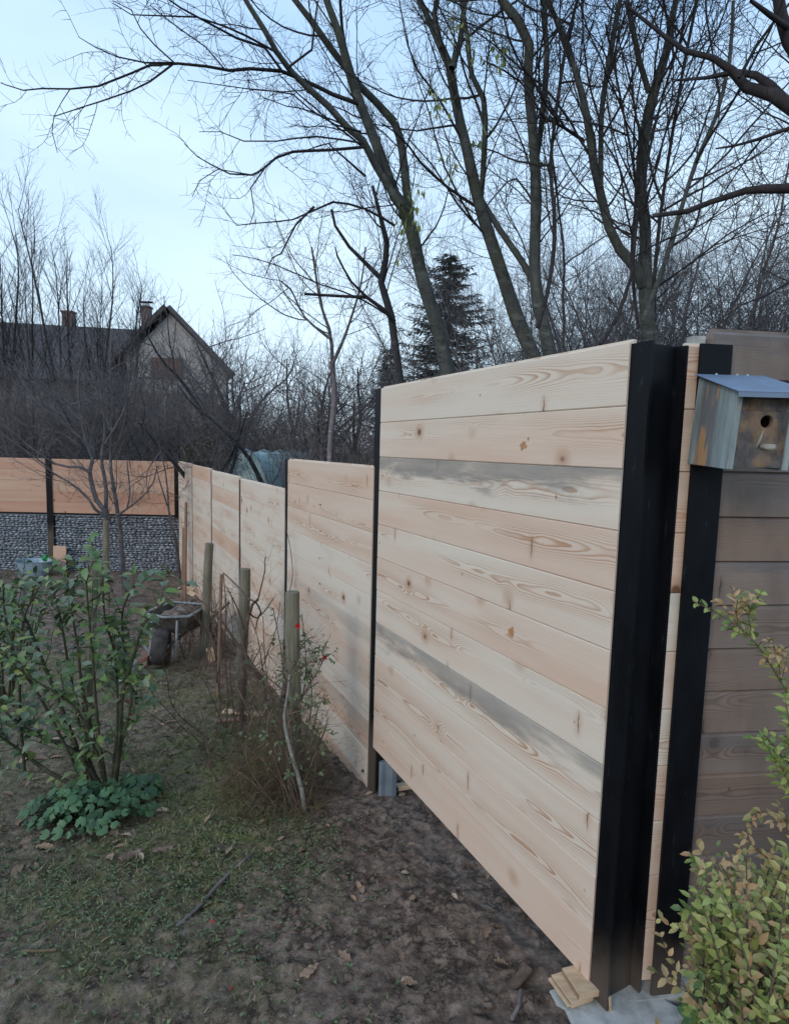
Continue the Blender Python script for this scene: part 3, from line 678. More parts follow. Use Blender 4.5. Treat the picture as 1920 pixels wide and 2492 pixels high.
trC = traced_tree('bare_tree', 5, [
    (Z2([(665, 1520, 42), (640, 1400, 40), (610, 1280, 38), (598, 1150, 34), (600, 1000, 32), (605, 850, 32), (600, 700, 30), (588, 550, 28), (575, 400, 28), (570, 300, 27), (575, 190, 28), (530, 90, 27), (460, 0, 24), (420, -80, 20)]), 4.7, 4.4, 42, 20),
    (Z2([(600, 700, 18), (625, 550, 17), (640, 400, 17), (650, 220, 16), (640, 80, 15), (640, -50, 14)]), 4.65, 4.6, 18, 14),
    (Z2([(610, 1240, 22), (560, 1140, 20), (520, 1080, 19), (450, 980, 19), (400, 900, 18), (350, 820, 16)]), 4.75, 4.95, 22, 16, 0),
    (Z2([(610, 1400, 12), (650, 1260, 11), (680, 1060, 11), (680, 880, 10), (665, 700, 9), (700, 400, 9), (740, 150, 8), (780, 0, 7)]), 4.3, 4.3, 12, 7),
    (Z2([(590, 420), (540, 350), (470, 300), (390, 260)]), 4.6, 4.2, 6, 3, 2, .1),
    (Z2([(600, 880), (520, 760), (440, 820), (330, 960)]), 4.6, 4.2, 5, 3, 2, .1),
], (M['bark_grey'], M['twig_dark']), 'bare forked tree rising straight behind the right half of the nearest panel', 13, LF)
trD = traced_tree('bare_tree', 5, [
    (Z2([(1085, 1520, 46), (1080, 1400, 44), (1072, 1250, 42), (1070, 1100, 36), (1068, 950, 34), (1050, 800, 32), (1058, 650, 32), (1085, 480, 30), (1110, 380, 28), (1160, 220, 24), (1180, 100, 20), (1200, 0, 17), (1215, -80, 15)]), 4.6, 4.3, 46, 15),
    (Z2([(1060, 1220, 32), (1030, 1140, 30), (960, 1060, 28), (915, 970, 27), (885, 850, 26), (850, 700, 24), (835, 580, 24), (800, 400, 20), (740, 200, 16), (700, 100, 14), (650, 0, 12)]), 4.55, 4.3, 32, 12),
    (Z2([(880, 800, 16), (880, 650, 15), (885, 460, 15), (915, 260, 14), (940, 120, 13), (965, -20, 12)]), 4.45, 4.4, 16, 12),
    (Z2([(1085, 390, 16), (1045, 260, 14), (1015, 110, 13), (990, 0, 12)]), 4.4, 4.3, 16, 12),
    (Z2([(1060, 1370, 13), (1150, 1130, 12), (1220, 900, 11), (1290, 680, 11), (1370, 500, 10), (1430, 250, 9), (1445, 0, 8)]), 4.2, 3.9, 13, 8),
    (Z2([(1100, 1280, 10), (1130, 950, 9), (1180, 600, 8), (1230, 300, 8), (1290, 0, 7)]), 4.4, 4.2, 10, 7),
    (Z2([(880, 1470, 10), (960, 1330, 10), (1010, 1180, 8), (1040, 900, 7), (1120, 500, 6), (1240, 100, 5)]), 4.2, 4.3, 10, 5),
    (Z2([(1040, 1400, 9), (1010, 1100, 8), (1030, 800, 7), (980, 500, 6), (900, 100, 5)]), 4.3, 4.4, 9, 5),
    (Z2([(810, 600, 9), (720, 540, 8), (640, 500, 6), (560, 380, 4)]), 4.5, 4.3, 9, 4),
    (Z2([(1110, 1230, 6), (1280, 1110, 5), (1420, 1000, 4), (1600, 900, 3)]), 4.3, 3.9, 6, 3),
], (M['bark_grey'], M['twig_dark']), 'many stemmed bare tree standing behind the black corner posts', 14, LF)
trF = traced_tree('bare_tree', 4, [
    (Z2([(1900, 760, 44), (1800, 790, 36), (1683, 802, 30), (1560, 806, 24), (1500, 812, 21), (1350, 860, 17), (1250, 900, 14), (1100, 920, 10)]), 3.4, 3.8, 44, 10),
    (Z2([(1900, 640, 60), (1780, 520, 46), (1700, 460, 40), (1610, 400, 34), (1500, 370, 28), (1440, 300, 24), (1360, 245, 16), (1240, 215, 12), (1150, 150, 10), (1000, 30, 7)]), 3.4, 3.7, 60, 7),
    (Z2([(1660, 420, 26), (1600, 360, 24), (1540, 318, 20), (1450, 305, 14), (1330, 330, 8), (1200, 340, 5)]), 3.5, 3.6, 26, 5),
    (Z2([(1900, 500, 50), (1760, 280, 44), (1683, 170, 38), (1650, 70, 32), (1630, -60, 28)]), 3.4, 3.4, 50, 28),
    (Z2([(1683, 120), (1600, 60), (1520, 0)]), 3.4, 3.2, 16, 8),
    (Z2([(1850, 500), (1683, 545), (1550, 592), (1450, 620), (1370, 632)]), 3.4, 3.6, 12, 4, 1, .1),
    (Z2([(1850, 1100), (1683, 1205), (1580, 1262), (1480, 1300)]), 3.6, 3.6, 9, 4, 1, .1),
    (Z2([(1470, 330), (1540, 200), (1640, 60), (1700, 0)]), 3.5, 3.4, 9, 5, 1),
], (M['twig_dark'], M['twig_dark']), 'dark heavy boughs reaching in from the right edge above the nest box', 15, [(.22, .5, 1.2, .4, .95, .008, .16, .06, .05, .09, 4), (.11, .5, 1.15, .18, .42, .0055, .2, .06, .08, .06, 3), (.1, .6, 1.2, .05, .16, .0016, .22, .07, .12, .05, 3)])
# young leafless whip with a lopped cross branch, left of the leaning tree
trG = traced_tree('bare_tree', 5.6, [
    (Z3([(1700, 520, 22), (1683, 400, 22), (1670, 300, 22), (1640, 200, 20), (1625, 150, 19), (1645, 60, 17), (1650, -20, 14), (1620, -140, 10), (1590, -260, 7)]), 5.6, 5.4, 22, 7),
    (Z3([(1683, 320, 12), (1640, 270, 11), (1565, 215, 9), (1450, 210, 8), (1298, 201, 7)]), 5.5, 5.3, 12, 7, 2, .3),
    (Z3([(1630, 140, 13), (1560, 70, 11), (1490, 0, 9), (1430, -90, 7), (1415, -160, 7)]), 5.5, 5.2, 13, 7, 2, .3),
    (Z3([(1565, 215, 8), (1500, 150, 6), (1440, 40, 5), (1430, 0, 3)]), 5.3, 5.0, 8, 3, 2),
], (M['bark_dark'], M['twig_dark']), 'dark crooked tree with a lopped horizontal branch left of the leaning trunk', 16, LF)
trP = traced_tree('pollard_tree', 8, [
    (Z3([(1405, 960, 17), (1412, 800, 16), (1428, 650, 19), (1420, 540, 16), (1418, 490, 14)]), 8.0, 8.0, 16, 12, 0),
    (Z3([(1419, 500, 11), (1416, 420, 10), (1405, 350, 9), (1370, 250, 7), (1345, 100, 6), (1330, 0, 5)]), 8.0, 7.8, 11, 5),
    (Z3([(1420, 500, 10), (1460, 410, 9), (1490, 330, 7), (1540, 160, 5), (1560, 0, 4)]), 7.9, 7.8, 10, 4),
    (Z3([(1405, 390, 8), (1300, 300, 5), (1240, 180, 4), (1190, 140, 3)]), 7.9, 7.7, 8, 3),
], (M['bark_dead'], M['twig_grey']), 'pale stripped trunk with thin upright shoots beyond the low panels', 17, LF)
# young fruit tree in the garden in front of the stone baskets
K2 = lambda L_: [(x/3.366, 1050+y/3.366, *o) for x, y, *o in L_]
FT = [(.17, .3, .8, .5, 1.3, .0065, .09, .07, .03, .1, 4), (.11, .35, .9, .25, .6, .0045, .12, .05, .05, .08, 3), (.09, .5, 1.1, .04, .15, .0016, .2, .05, .1, .05, 3)]
trH = traced_tree('fruit_tree', 8.6, [
    (K2([(875, 1190, 17), (872, 1000, 17), (868, 800, 17), (880, 740, 16), (850, 640, 13), (790, 560, 12), (745, 400, 11), (735, 330, 10), (760, 220, 9), (700, 60, 7), (660, -160, 6), (640, -400, 5), (690, -700, 4)]), 8.6, 8.4, 17, 4),
    (K2([(900, 760, 12), (870, 640, 11), (870, 480, 10), (850, 340, 9), (830, 200, 8), (860, 0, 7), (830, -300, 6), (780, -600, 4)]), 8.6, 8.7, 12, 4),
    (K2([(850, 690, 9), (780, 640, 8), (730, 560, 6), (640, 470, 6), (540, 400, 5), (440, 345, 5), (350, 260, 4), (200, 150, 4), (60, 50, 3), (-100, -60, 2)]), 8.5, 7.9, 9, 2),
    (K2([(735, 330, 9), (650, 290, 8), (560, 290, 7), (450, 265, 6), (380, 220, 5), (250, 130, 4), (100, 0, 3), (-60, -120, 2)]), 8.4, 7.8, 9, 2),
    (K2([(770, 150, 7), (600, 0, 6), (400, -160, 5), (200, -330, 4), (0, -460, 3)]), 8.4, 7.7, 7, 3),
    (K2([(690, -60, 6), (500, -250, 5), (300, -380, 4), (60, -560, 3)]), 8.4, 7.9, 6, 3),
    (K2([(960, 690, 8), (1030, 640, 6), (1100, 590, 5), (1200, 500, 4), (1260, 410, 4), (1285, 300, 3)]), 8.6, 8.2, 8, 3, 2),
    (K2([(1040, 630, 5), (1065, 500, 4), (1045, 300, 4), (1040, 230, 3)]), 8.5, 8.4, 5, 3, 2),
    (K2([(860, 100, 6), (980, -100, 5), (1060, -300, 4), (1100, -500, 3)]), 8.6, 8.8, 6, 3),
    (K2([(830, -200, 6), (720, -450, 5), (560, -700, 3), (480, -820, 2)]), 8.6, 8.3, 6, 2),
], (M['twig_grey'], M['twig_grey']), 'young open crowned fruit tree forking low in front of the stone baskets', 18, FT, 7)
trI = traced_tree('fruit_tree', 8.8, [
    (K2([(1010, 1140, 12), (1000, 1000, 12), (985, 800, 12), (965, 680, 11), (950, 560, 10), (920, 400, 9), (905, 250, 8), (915, 50, 7), (925, -200, 6), (900, -500, 4), (915, -800, 3)]), 8.8, 8.9, 12, 3),
    (K2([(905, 230, 6), (1000, 0, 5), (1040, -200, 4), (1020, -450, 3)]), 8.9, 8.6, 6, 3),
    (K2([(915, 0, 6), (820, -250, 4), (740, -500, 3)]), 8.9, 9.1, 6, 3),
], (M['twig_grey'], M['twig_grey']), 'slim dark fruit tree stem close to the right of the forked one', 19, FT, 7)
trJ = traced_tree('shrub', 8.0, [
    (K2([(1490, 1290, 6), (1450, 950, 6), (1390, 700, 5), (1370, 450, 4), (1340, 250, 3), (1290, 60, 2)]), 9.6, 9.6, 6, 2, 2),
    (K2([(1480, 1280, 5), (1420, 800, 5), (1350, 540, 4), (1300, 380, 3), (1280, 280, 2)]), 9.6, 9.4, 5, 2, 2),
], (M['twig_grey'], M['twig_grey']), 'two thin leafless stems in the corner of the two fences', 20, FT, 5)
trJ['category'] = 'shrub'

# ---------------------------------------------------------------- background trees (own meshes, then copies)
def grown(name, label, cat, seed, h, nst, lean, r0, spec, mats, up=.05, wig=.06, first=.2, spread=.25, seg=.3, bend=0, sub=3):
    r = random.Random(seed); root = empty(name, (0, 0, 0), label, cat); tm = MB(); bm = MB()
    for k in range(nst):
        a = 6.283*(k+r.random()*.6)/nst; ln = h*r.uniform(.75, 1.05)
        le = lean*r.uniform(.5, 1.3)
        p = Vector((math.cos(a)*spread*r.random(), math.sin(a)*spread*r.random(), -.15))
        d = Vector((math.cos(a)*le, math.sin(a)*le, 1))
        pts, rr = shoot(r, p, d, ln, r0*r.uniform(.7, 1.1), seg, wig, up, bend, .12)
        tm.tube(pts, rr, 6, cap=False); ramify(bm, r, pts, rr, 0, spec, first)
    tm.build('trunk', mats[0], root, smooth=True); bm.build('branches', mats[1], root, smooth=True)
    return root
SP_UP = [(.30, .3, .7, 1.0, 2.8, .0085, .07, .09, .03, .2, 4), (.19, .35, .8, .4, 1.3, .0065, .1, .08, .04, .14, 3), (.15, .4, .9, .15, .45, .0048, .15, .05, .06, .1, 3)]
SP_OR = [(.22, .6, 1.3, .9, 2.1, .012, .22, .04, .08, .15, 4), (.13, .5, 1.3, .4, 1.3, .007, .16, .16, .05, .12, 3), (.12, .5, 1.2, .12, .42, .0042, .2, .1, .08, .08, 3)]
SP_SH = [(.12, .4, 1.1, .4, 1.1, .007, .15, .05, .05, .13, 3), (.09, .5, 1.2, .15, .55, .0048, .18, .06, .08, .1, 3)]
SP_FI = [(.2, .5, 1.2, .8, 2.3, .0068, .2, .05, .05, .16, 4), (.13, .5, 1.2, .35, 1.1, .005, .18, .05, .07, .11, 3), (.11, .5, 1.2, .12, .42, .0034, .2, .05, .09, .08, 3)]
def place(px, Y): p = at(px, 1100, Y); return Vector((p.x, p.y, g(p.x, p.y)))
def copies(proto, spots, labels, grp):
    for i, (px, Y, rz, sc) in enumerate(spots):
        if i == 0: proto.location = place(px, Y); proto.rotation_euler = (0, 0, rz); proto.scale = (sc,)*3; proto['label'] = labels[i]; proto['group'] = grp
        else: dup(proto, place(px, Y), rz, sc, labels[i], grp)
up_ = grown('upright_tree', 'x', 'tree', 31, 9.6, 5, .17, .075, SP_UP, (M['twig_dark'], M['twig_dark']), .03, .05, .15)
copies(up_, [(190, 17, .3, .98), (40, 19, 2.1, .95), (300, 19.5, 4.0, .9), (-60, 17, 1.0, 1.05)],
       ['densest upright bare tree rising in front of the long dark roof', 'upright bare tree at the far left above the long roof', 'slender upright bare tree just left of the gable', 'upright bare tree cut by the left edge of the picture'], 'upright bare trees by the far houses')
orc = grown('old_orchard_tree', 'x', 'tree', 32, 4.6, 4, .5, .1, SP_OR, (M['bark_dark'], M['twig_grey']), .03, .17, .25, .2, .25, .0)
copies(orc, [(505, 13.5, .4, 1.2), (640, 15.5, 2.6, 1.3), (740, 12.5, 5.0, 1.08), (400, 15, 1.4, 1.1), (860, 14.5, 3.1, 1.12), (570, 11.8, 4.4, 1.0), (690, 17, .9, 1.5), (450, 18, 5.5, 1.5), (250, 14.5, 2.2, .95), (110, 13.4, 4.1, .95), (-20, 14.8, .2, 1.05), (340, 12.6, 1.1, .95), (470, 12.2, 3.7, .85), (800, 11.5, 2.0, .95)],
       ['gnarled orchard tree in front of the right side of the gable', 'gnarled tree with upright shoots behind the pale polytunnel', 'gnarled tree just left of the nearest fence panel', 'gnarled tree tangled in front of the gable wall', 'gnarled tree hidden behind the left end of the nearest panel', 'gnarled tree closest behind the low panels', 'taller gnarled tree behind the pale stripped trunk', 'taller gnarled tree against the right roof slope of the gable', 'gnarled tree in front of the joint between the two house roofs', 'gnarled tree in front of the long dark roof', 'gnarled tree at the left edge in front of the long roof', 'gnarled tree right behind the far fence below the left roof slope', 'small gnarled tree right behind the corner of the fences', 'gnarled tree right beside the nearest panel edge'], 'old orchard trees beyond the fence')
fine = grown('bare_tree', 'x', 'tree', 33, 8.2, 9, .45, .048, SP_FI, (M['twig_grey'], M['twig_grey']), .02, .13, .1, .4)
copies(fine, [(1250, 10.5, .2, .8), (1480, 9.5, 1.9, .78), (1680, 8.5, 3.3, .8), (1880, 9.5, 4.4, .82), (2080, 8, 5.4, .85), (1400, 13, 2.4, .9), (1780, 12.5, 5.9, .95), (980, 12.5, 3.6, .66), (1600, 6.6, 1.2, .62), (1900, 6.8, 3.9, .66), (1330, 7.4, 5.1, .62), (1150, 8.6, .7, .52), (1020, 9.6, 2.9, .5), (1720, 10.5, .3, .9), (1550, 11.5, 4.9, .92), (1500, 7.2, 3.0, .7), (1780, 7.4, 2.2, .74)],
       ['twiggy bare tree filling the gap between the middle trunks', 'twiggy bare tree just left of the many stemmed tree', 'twiggy bare tree right of the corner posts', 'twiggy bare tree above the nest box roof', 'twiggy bare tree beyond the right edge', 'farther twiggy tree between the two right hand trunks', 'farther twiggy tree at the upper right', 'low twiggy tree beside the dark spruce', 'near twiggy tree directly behind the corner posts', 'near twiggy tree directly behind the weathered boards', 'near twiggy tree behind the middle of the nearest panel', 'low twiggy tree at the foot of the middle trunks', 'low twiggy tree right of the dark spruce', 'far twiggy tree above the weathered boards', 'far twiggy tree just right of the many stemmed tree', 'close twiggy tree wrapped round the many stemmed tree', 'close twiggy tree right of the black corner post top'], 'twiggy bare trees behind the fence')
shb = grown('bare_shrub', 'x', 'shrub', 34, 3.3, 30, .4, .014, SP_SH, (M['twig_brown'], M['twig_brown']), .02, .08, .05, .7, .2)
hz = random.Random(8)
sp_ = []
for i in range(34):
    px = -80 + i*42 if i < 23 else 860 + (i-23)*95
    sp_.append((px + hz.uniform(-20, 20), (12.9 if i < 23 else 8.0)+hz.uniform(0, 4.5 if i < 23 else 2.6), hz.uniform(0, 6), hz.uniform(.95, 1.35) if i < 23 else hz.uniform(.75, 1.0)))
wh = ['above the far stone baskets', 'behind the low panels', 'behind the nearest panel']
def shlab(i, s):
    return 'one of the tangled leafless shrubs %s' % (wh[0] if s[0] < 430 else wh[1] if s[0] < 900 else wh[2])
for i, s in enumerate(sp_):
    gp = 'leafless shrubs ' + shlab(i, s).split('shrubs ')[1]
    if i == 0: shb.location = place(s[0], s[1]); shb.scale = (s[3],)*3; q = shb
    else: q = dup(shb, place(s[0], s[1]), s[2], s[3])
    q['label'] = shlab(i, s); q['group'] = gp
# leafy helpers
def leaf(mb, p, d, nrm, ln, wd, tone, fold=.25, bend=.15, full=True):
    d = d.normalized(); s = d.cross(nrm)
    if s.length < 1e-4: s = d.orthogonal()
    s.normalize(); u = s.cross(d).normalized(); n = len(mb.v)
    if full:
        mb.v += [p, p+d*ln*.3+s*wd*.42+u*wd*fold, p+d*ln*.65+s*wd*.4+u*(wd*fold-ln*bend*.4), p+d*ln-u*ln*bend, p+d*ln*.65-s*wd*.4+u*(wd*fold-ln*bend*.4), p+d*ln*.3-s*wd*.42+u*wd*fold, p+d*ln*.33, p+d*ln*.66-u*ln*bend*.4]
        for f in ((0, 1, 6), (1, 2, 7, 6), (2, 3, 7), (0, 6, 5), (6, 7, 4, 5), (7, 3, 4)): mb.face(tuple(n+i for i in f), None, tone)
    else:
        mb.v += [p, p+d*ln*.45+s*wd*.5+u*wd*fold, p+d*ln-u*ln*bend, p+d*ln*.45-s*wd*.5+u*wd*fold]
        mb.face((n, n+1, n+2), None, tone); mb.face((n, n+2, n+3), None, tone)
# few late leaves still hanging on the leaning stems
r = random.Random(21); lm = MB()
for (x0, y0, x1, y1, n) in ((230, 60, 310, 200, 10), (330, 160, 400, 260, 8), (400, 180, 500, 290, 18), (150, 340, 240, 480, 14), (310, 500, 420, 620, 7), (190, 640, 260, 760, 9), (60, 790, 140, 960, 14), (0, 920, 60, 1110, 14)):
    for _ in range(n):
        p = at(960+r.uniform(x0, x1)*.5704, r.uniform(y0, y1)*.5704, r.uniform(4.0, 4.4)); leaf(lm, p, Vector((r.uniform(-.6, .6), r.uniform(-.6, .6), -1)), rvec(r), r.uniform(.035, .06), r.uniform(.018, .03), (0, 0, r.random()))
        lm.tube([p, p+Vector((r.uniform(-.02, .02), 0, .05)), p+Vector((r.uniform(-.08, .08), r.uniform(-.04, .04), .12))], [.0012, .0012, .0014], 3, (0, 0, .2), False)
lm.build('late_leaves', M['leaf_yellow'], trB, tone=True, smooth=True)
# spruce
def spruce(name, px, Y, h, wd, label, seed):
    r = random.Random(seed); b = place(px, Y); root = empty(name, b, label, 'spruce'); tm = MB(); nm = MB()
    tm.tube([b-Vector((0, 0, .2)), b+Vector((0, 0, h*.5)), b+Vector((0, 0, h))], [.11, .07, .01], 7)
    z = .5
    while z < h-.1:
        rad = (wd*(1-z/h)**.68+.08)*r.uniform(.72, 1.1); k = int(8+rad*8)
        for i in range(k):
            a = r.uniform(0, 6.283); ln = rad*r.uniform(.45, 1.2); d = Vector((math.cos(a), math.sin(a), .0))
            p0 = b+Vector((0, 0, z+r.uniform(-.06, .06))); pts = [p0]
            for q in range(5): pts.append(pts[-1] + (d + Vector((0, 0, -.35+.17*q)))*(ln/5))
            tm.tube(pts, [.012, .01, .008, .006, .004, .002], 3, cap=False)
            for q in range(1, 6):
                for _ in range(int(4+ln*9)):
                    p = pts[q-1].lerp(pts[q], r.random()); sd = Vector((-d.y, d.x, 0))*r.choice((-1, 1))
                    dd = (d*.6+sd*r.uniform(.2, 1)+Vector((0, 0, r.uniform(-.5, .15)))).normalized(); L0 = r.uniform(.08, .2)
                    leaf(nm, p, dd, Vector((r.uniform(-.5, .5), r.uniform(-.5, .5), 1)), L0, .03, (0, 0, r.random()), .1, .1, False)
        z += .15
    tm.build('trunk', M['bark_dark'], root, smooth=True); nm.build('needles', M['needle'], root, tone=True)
    return root
spruce('spruce', 1080, 12.6, 6.5, 2.3, 'dark spruce behind the leaning trunk', 41)
spruce('spruce', 945, 15.5, 5.2, 1.2, 'lower spruce just left of the dark one', 42)
def bush(name, px, Y, h, rad, n, mat, ln, label, seed, stems=12, cat='shrub', smat=None, flat=1):
    r = random.Random(seed); b = place(px, Y) if not isinstance(px, Vector) else px; root = empty(name, b, label, cat); tm = MB(); lm = MB()
    tips = []
    for k in range(stems):
        a = r.uniform(0, 6.28); d = Vector((math.cos(a)*.5, math.sin(a)*.5, 1)); pts, rr = shoot(r, b, d, h*r.uniform(.7, 1), .012*h, .15, .12, .03)
        tm.tube(pts, rr, 4, cap=False); ramify(tm, r, pts, rr, 0, [(.2, .5, 1.2, .3*h*.6, .6*h*.6, .006, .15, .03, .05, .1, 3)], .1)
    for _ in range(n):
        v = rvec(r)*(r.random()**.4); k = 1+.35*mn.noise(v*2.3+Vector((seed, 0, 0)))
        p = b + Vector((v.x*rad*k, v.y*rad*k, h*.52+v.z*h*.5*k))
        if p.z < b.z: continue
        leaf(lm, p, rvec(r)+v*.6, rvec(r), ln*r.uniform(.6, 1.3), ln*.45, (0, 0, r.random()), .2, .1, False)
    tm.build('stems', smat or M['twig_brown'], root, smooth=True); lm.build('leaves', mat, root, tone=True)
    return root
M['leaf_olive'] = leafmat('olive_evergreen_leaves', [(.06, .06, .036), (.10, .10, .05), (.14, .13, .07), (.08, .085, .05)], .6)
M['leaf_rust'] = leafmat('russet_withered_leaves', [(.10, .065, .058), (.15, .09, .078), (.08, .06, .058)], .7)
bush('evergreen_shrub', 560, 13.2, 2.9, 1.5, 9000, M['leaf_olive'], .07, 'dull olive evergreen shrub just behind the corner of the fences', 51)
bush('evergreen_shrub', 330, 14.2, 2.6, 1.3, 7000, M['leaf_olive'], .07, 'dull olive evergreen shrub below the gable wall', 52)
bush('russet_shrub', 90, 14.5, 3.1, 1.6, 8000, M['leaf_rust'], .07, 'russet brown shrub behind the left part of the far fence', 53)
bush('dark_shrub', 860, 9.2, 2.2, .9, 4000, M['leaf_dark'], .06, 'dark green shrub just left of the nearest panel top', 54)

# ================================================================ HOUSES AND GREENHOUSE BEYOND
def P(px, py, Y): return at(px, py, Y)
def slab(mb, a, b, c, d, th, mi=0):
    nrm = (b-a).cross(d-a).normalized()*th; n = len(mb.v); mb.v += [a, b, c, d, a+nrm, b+nrm, c+nrm, d+nrm]
    for f in ((0, 1, 2, 3), (7, 6, 5, 4), (0, 4, 5, 1), (1, 5, 6, 2), (2, 6, 7, 3), (3, 7, 4, 0)): mb.face(tuple(n+i for i in f), None, (0, 0, 0), mi)
HY = 34.0
ap = P(414, 752, HY); el = P(296, 868, HY); er = P(566, 912, HY); er.z = min(er.z, el.z-.6)
zb = g(0, 34)-.1
h = empty('gabled_house', Vector((ap.x, HY+4, zb)), 'pale rendered house with steep gable, red brick chimney and brown cladding panel', 'house')
mb = MB(); dpt = Vector((-3.9, 9, 0)); wl_ = [Vector((el.x+.25, HY, zb)), Vector((er.x-.25, HY, zb)), Vector((er.x-.25, HY, er.z)), Vector((ap.x, HY, ap.z-.25)), Vector((el.x+.25, HY, el.z))]
n = len(mb.v); mb.v += wl_ + [q+dpt for q in wl_]; mb.face((0, 1, 2, 3, 4)); mb.face((9, 8, 7, 6, 5))
for i in range(5): mb.face((i, 5+i, 5+(i+1) % 5, (i+1) % 5))
mb.build('wall', M['render_wall'], h)
ov = Vector((0, -.5, 0)); mb = MB()
el2 = el + (el-ap)*.06; er2 = er + (er-ap)*.05
slab(mb, ap+ov, el2+ov, el2+dpt, ap+dpt, -.22); slab(mb, er2+ov, ap+ov, ap+dpt, er2+dpt, -.22)
rf = mb.build('roof', M['roof_tile'], h)
c = P(357, 772, HY+2.5); mb = MB(); mb.box(c - Vector((0, 0, .6)), .46, .5, 2.3); mb.box(c + Vector((0, 0, .58)), .56, .6, .1)
for i in range(4): mb.tube([c + Vector((-.15+.1*i, 0, .6)), c + Vector((-.15+.1*i, 0, .85))], [.02, .02], 4)
mb.box(c + Vector((0, 0, .88)), .75, .4, .04)
ch = mb.build('chimney', M['chimney_brick'], rf)
mb = MB(); a = P(368, 870, HY); b = P(446, 922, HY); mb.box(Vector(((a.x+b.x)/2, HY-.06, (a.z+b.z)/2)), b.x-a.x, .1, a.z-b.z)
for i in range(8): mb.box(Vector((a.x+(b.x-a.x)*(i+.5)/8, HY-.13, (a.z+b.z)/2)), .05, .04, a.z-b.z)
mb.build('cladding', M['shutter'], h)
for (px, py) in ((352, 985), (430, 985), (500, 985)):
    w = P(px, py, HY); mb = MB(); 
    for (dx, dz, sx, sz) in ((-.5, 0, .08, 1.3), (.5, 0, .08, 1.3), (0, .62, 1.08, .08), (0, -.62, 1.08, .08), (0, 0, .06, 1.2)): mb.box(Vector((w.x+dx, HY-.04, w.z+dz)), sx, .1, sz)
    fr = mb.build('window', M['shutter'], h); mb = MB(); mb.box(Vector((w.x, HY-.015, w.z)), .95, .04, 1.2); mb.build('pane', M['glass_dark'], fr)
LY = 38.0
r0 = P(-260, 775, LY); r1 = P(330, 809, LY-1); 
h2 = empty('long_house', Vector(((r0.x+r1.x)/2, LY, zb)), 'long low house with a dark tiled roof left of the gable', 'house')
mb = MB(); fe = Vector((0, -4.5, -3.6)); slab(mb, r0, r0+fe, r1+fe, r1, .2); be = Vector((0, 4.5, -3.6)); slab(mb, r0+be, r0, r1, r1+be, .2)
rf = mb.build('roof', M['roof_tile'], h2)
c = P(168, 778, LY-.6); mb = MB(); mb.box(c - Vector((0, 0, .5)), .6, .5, 1.9); mb.box(c+Vector((0, 0, .45)), .7, .6, .1); mb.build('chimney', M['chimney_brick'], rf)
mb = MB(); zt = r0.z-3.3; mb.box(Vector(((r0.x+r1.x)/2, LY-.2, (zt+zb)/2)), r1.x-r0.x-.4, 7.6, zt-zb); mb.build('wall', M['render_wall'], h2)
for i in range(6):
    wx = r0.x+2+i*2.6; mb = MB(); y = LY-4.05
    for (dx, dz, sx, sz) in ((-.5, 0, .08, 1.3), (.5, 0, .08, 1.3), (0, .62, 1.08, .08), (0, -.62, 1.08, .08), (0, 0, .06, 1.2)): mb.box(Vector((wx+dx, y, zb+1.8+dz)), sx, .1, sz)
    fr = mb.build('window', M['shutter'], h2); mb = MB(); mb.box(Vector((wx, y+.025, zb+1.8)), .95, .04, 1.2); mb.build('pane', M['glass_dark'], fr)
# hooped greenhouse behind the low panels
gc = P(600, 1170, 11.3); gz_ = g(gc.x, gc.y)
gh = empty('polytunnel', Vector((gc.x, gc.y, gz_)), 'pale film covered hoop greenhouse behind the low panels', 'greenhouse')
HWd, HHt = .62, P(600, 1098, 11.3).z - gz_; GL = 2.4
gax = Vector((.35, .94, 0)).normalized(); gs = Vector((gax.y, -gax.x, 0)); base = Vector((gc.x, gc.y, gz_))
mb = MB(); K = 14
for j in range(9):
    for i in range(K+1):
        t = math.pi*i/K; k = 1+.02*mn.noise(Vector((i*.9, j*1.3, 0)))
        mb.v.append(base + gs*(-math.cos(t)*HWd*k) + Vector((0, 0, math.sin(t)**.8*HHt*k)) + gax*(GL*j/8))
for j in range(8):
    for i in range(K): mb.face((j*(K+1)+i, j*(K+1)+i+1, (j+1)*(K+1)+i+1, (j+1)*(K+1)+i))
mb.face(tuple(range(K+1))[::-1]); mb.face(tuple(8*(K+1)+i for i in range(K+1)))
mb.build('cover', M['film'], gh, smooth=False)
for j in range(5):
    mb = MB(); pts = [base + gs*(-math.cos(math.pi*i/K)*(HWd+.03)) + Vector((0, 0, math.sin(math.pi*i/K)**.8*(HHt+.03))) + gax*(GL*j/4-.01) for i in range(K+1)]
    mb.tube(pts, [.018]*len(pts), 5); mb.build('hoop', M['zinc'], gh, smooth=True)

# ================================================================ NEST BOX
bh = empty('nest_box', Vector((.93, 1.68, 1.69)), 'weathered wooden nest box with sloping blue grey sheet roof hung on the black corner post', 'nest box')
t = NT('nest_box_side', .8, .2); v = t.obj(); n1_ = t.noise(t.mapv(v, (6, 6, .9)), 5, 5, .65); n2_ = t.noise(t.mapv(v, (3.0, 3.0, .55)), 5.5, 3, .6)
col = t.ramp(n1_, [(.3, (.13, .15, .145)), (.55, (.24, .28, .28)), (.75, (.36, .40, .40))])
sy = t.n('ShaderNodeSeparateXYZ'); t.t.links.new(v, sy.inputs[0]); band = t.math('MULTIPLY', t.sm(sy.outputs[1], -.055, -.03), t.math('SUBTRACT', 1.0, t.sm(sy.outputs[1], .035, .055)))
band2 = t.math('MULTIPLY', band, t.sm(t.math('ADD', n2_, t.math('MULTIPLY', n1_, .3)), .6, .66))
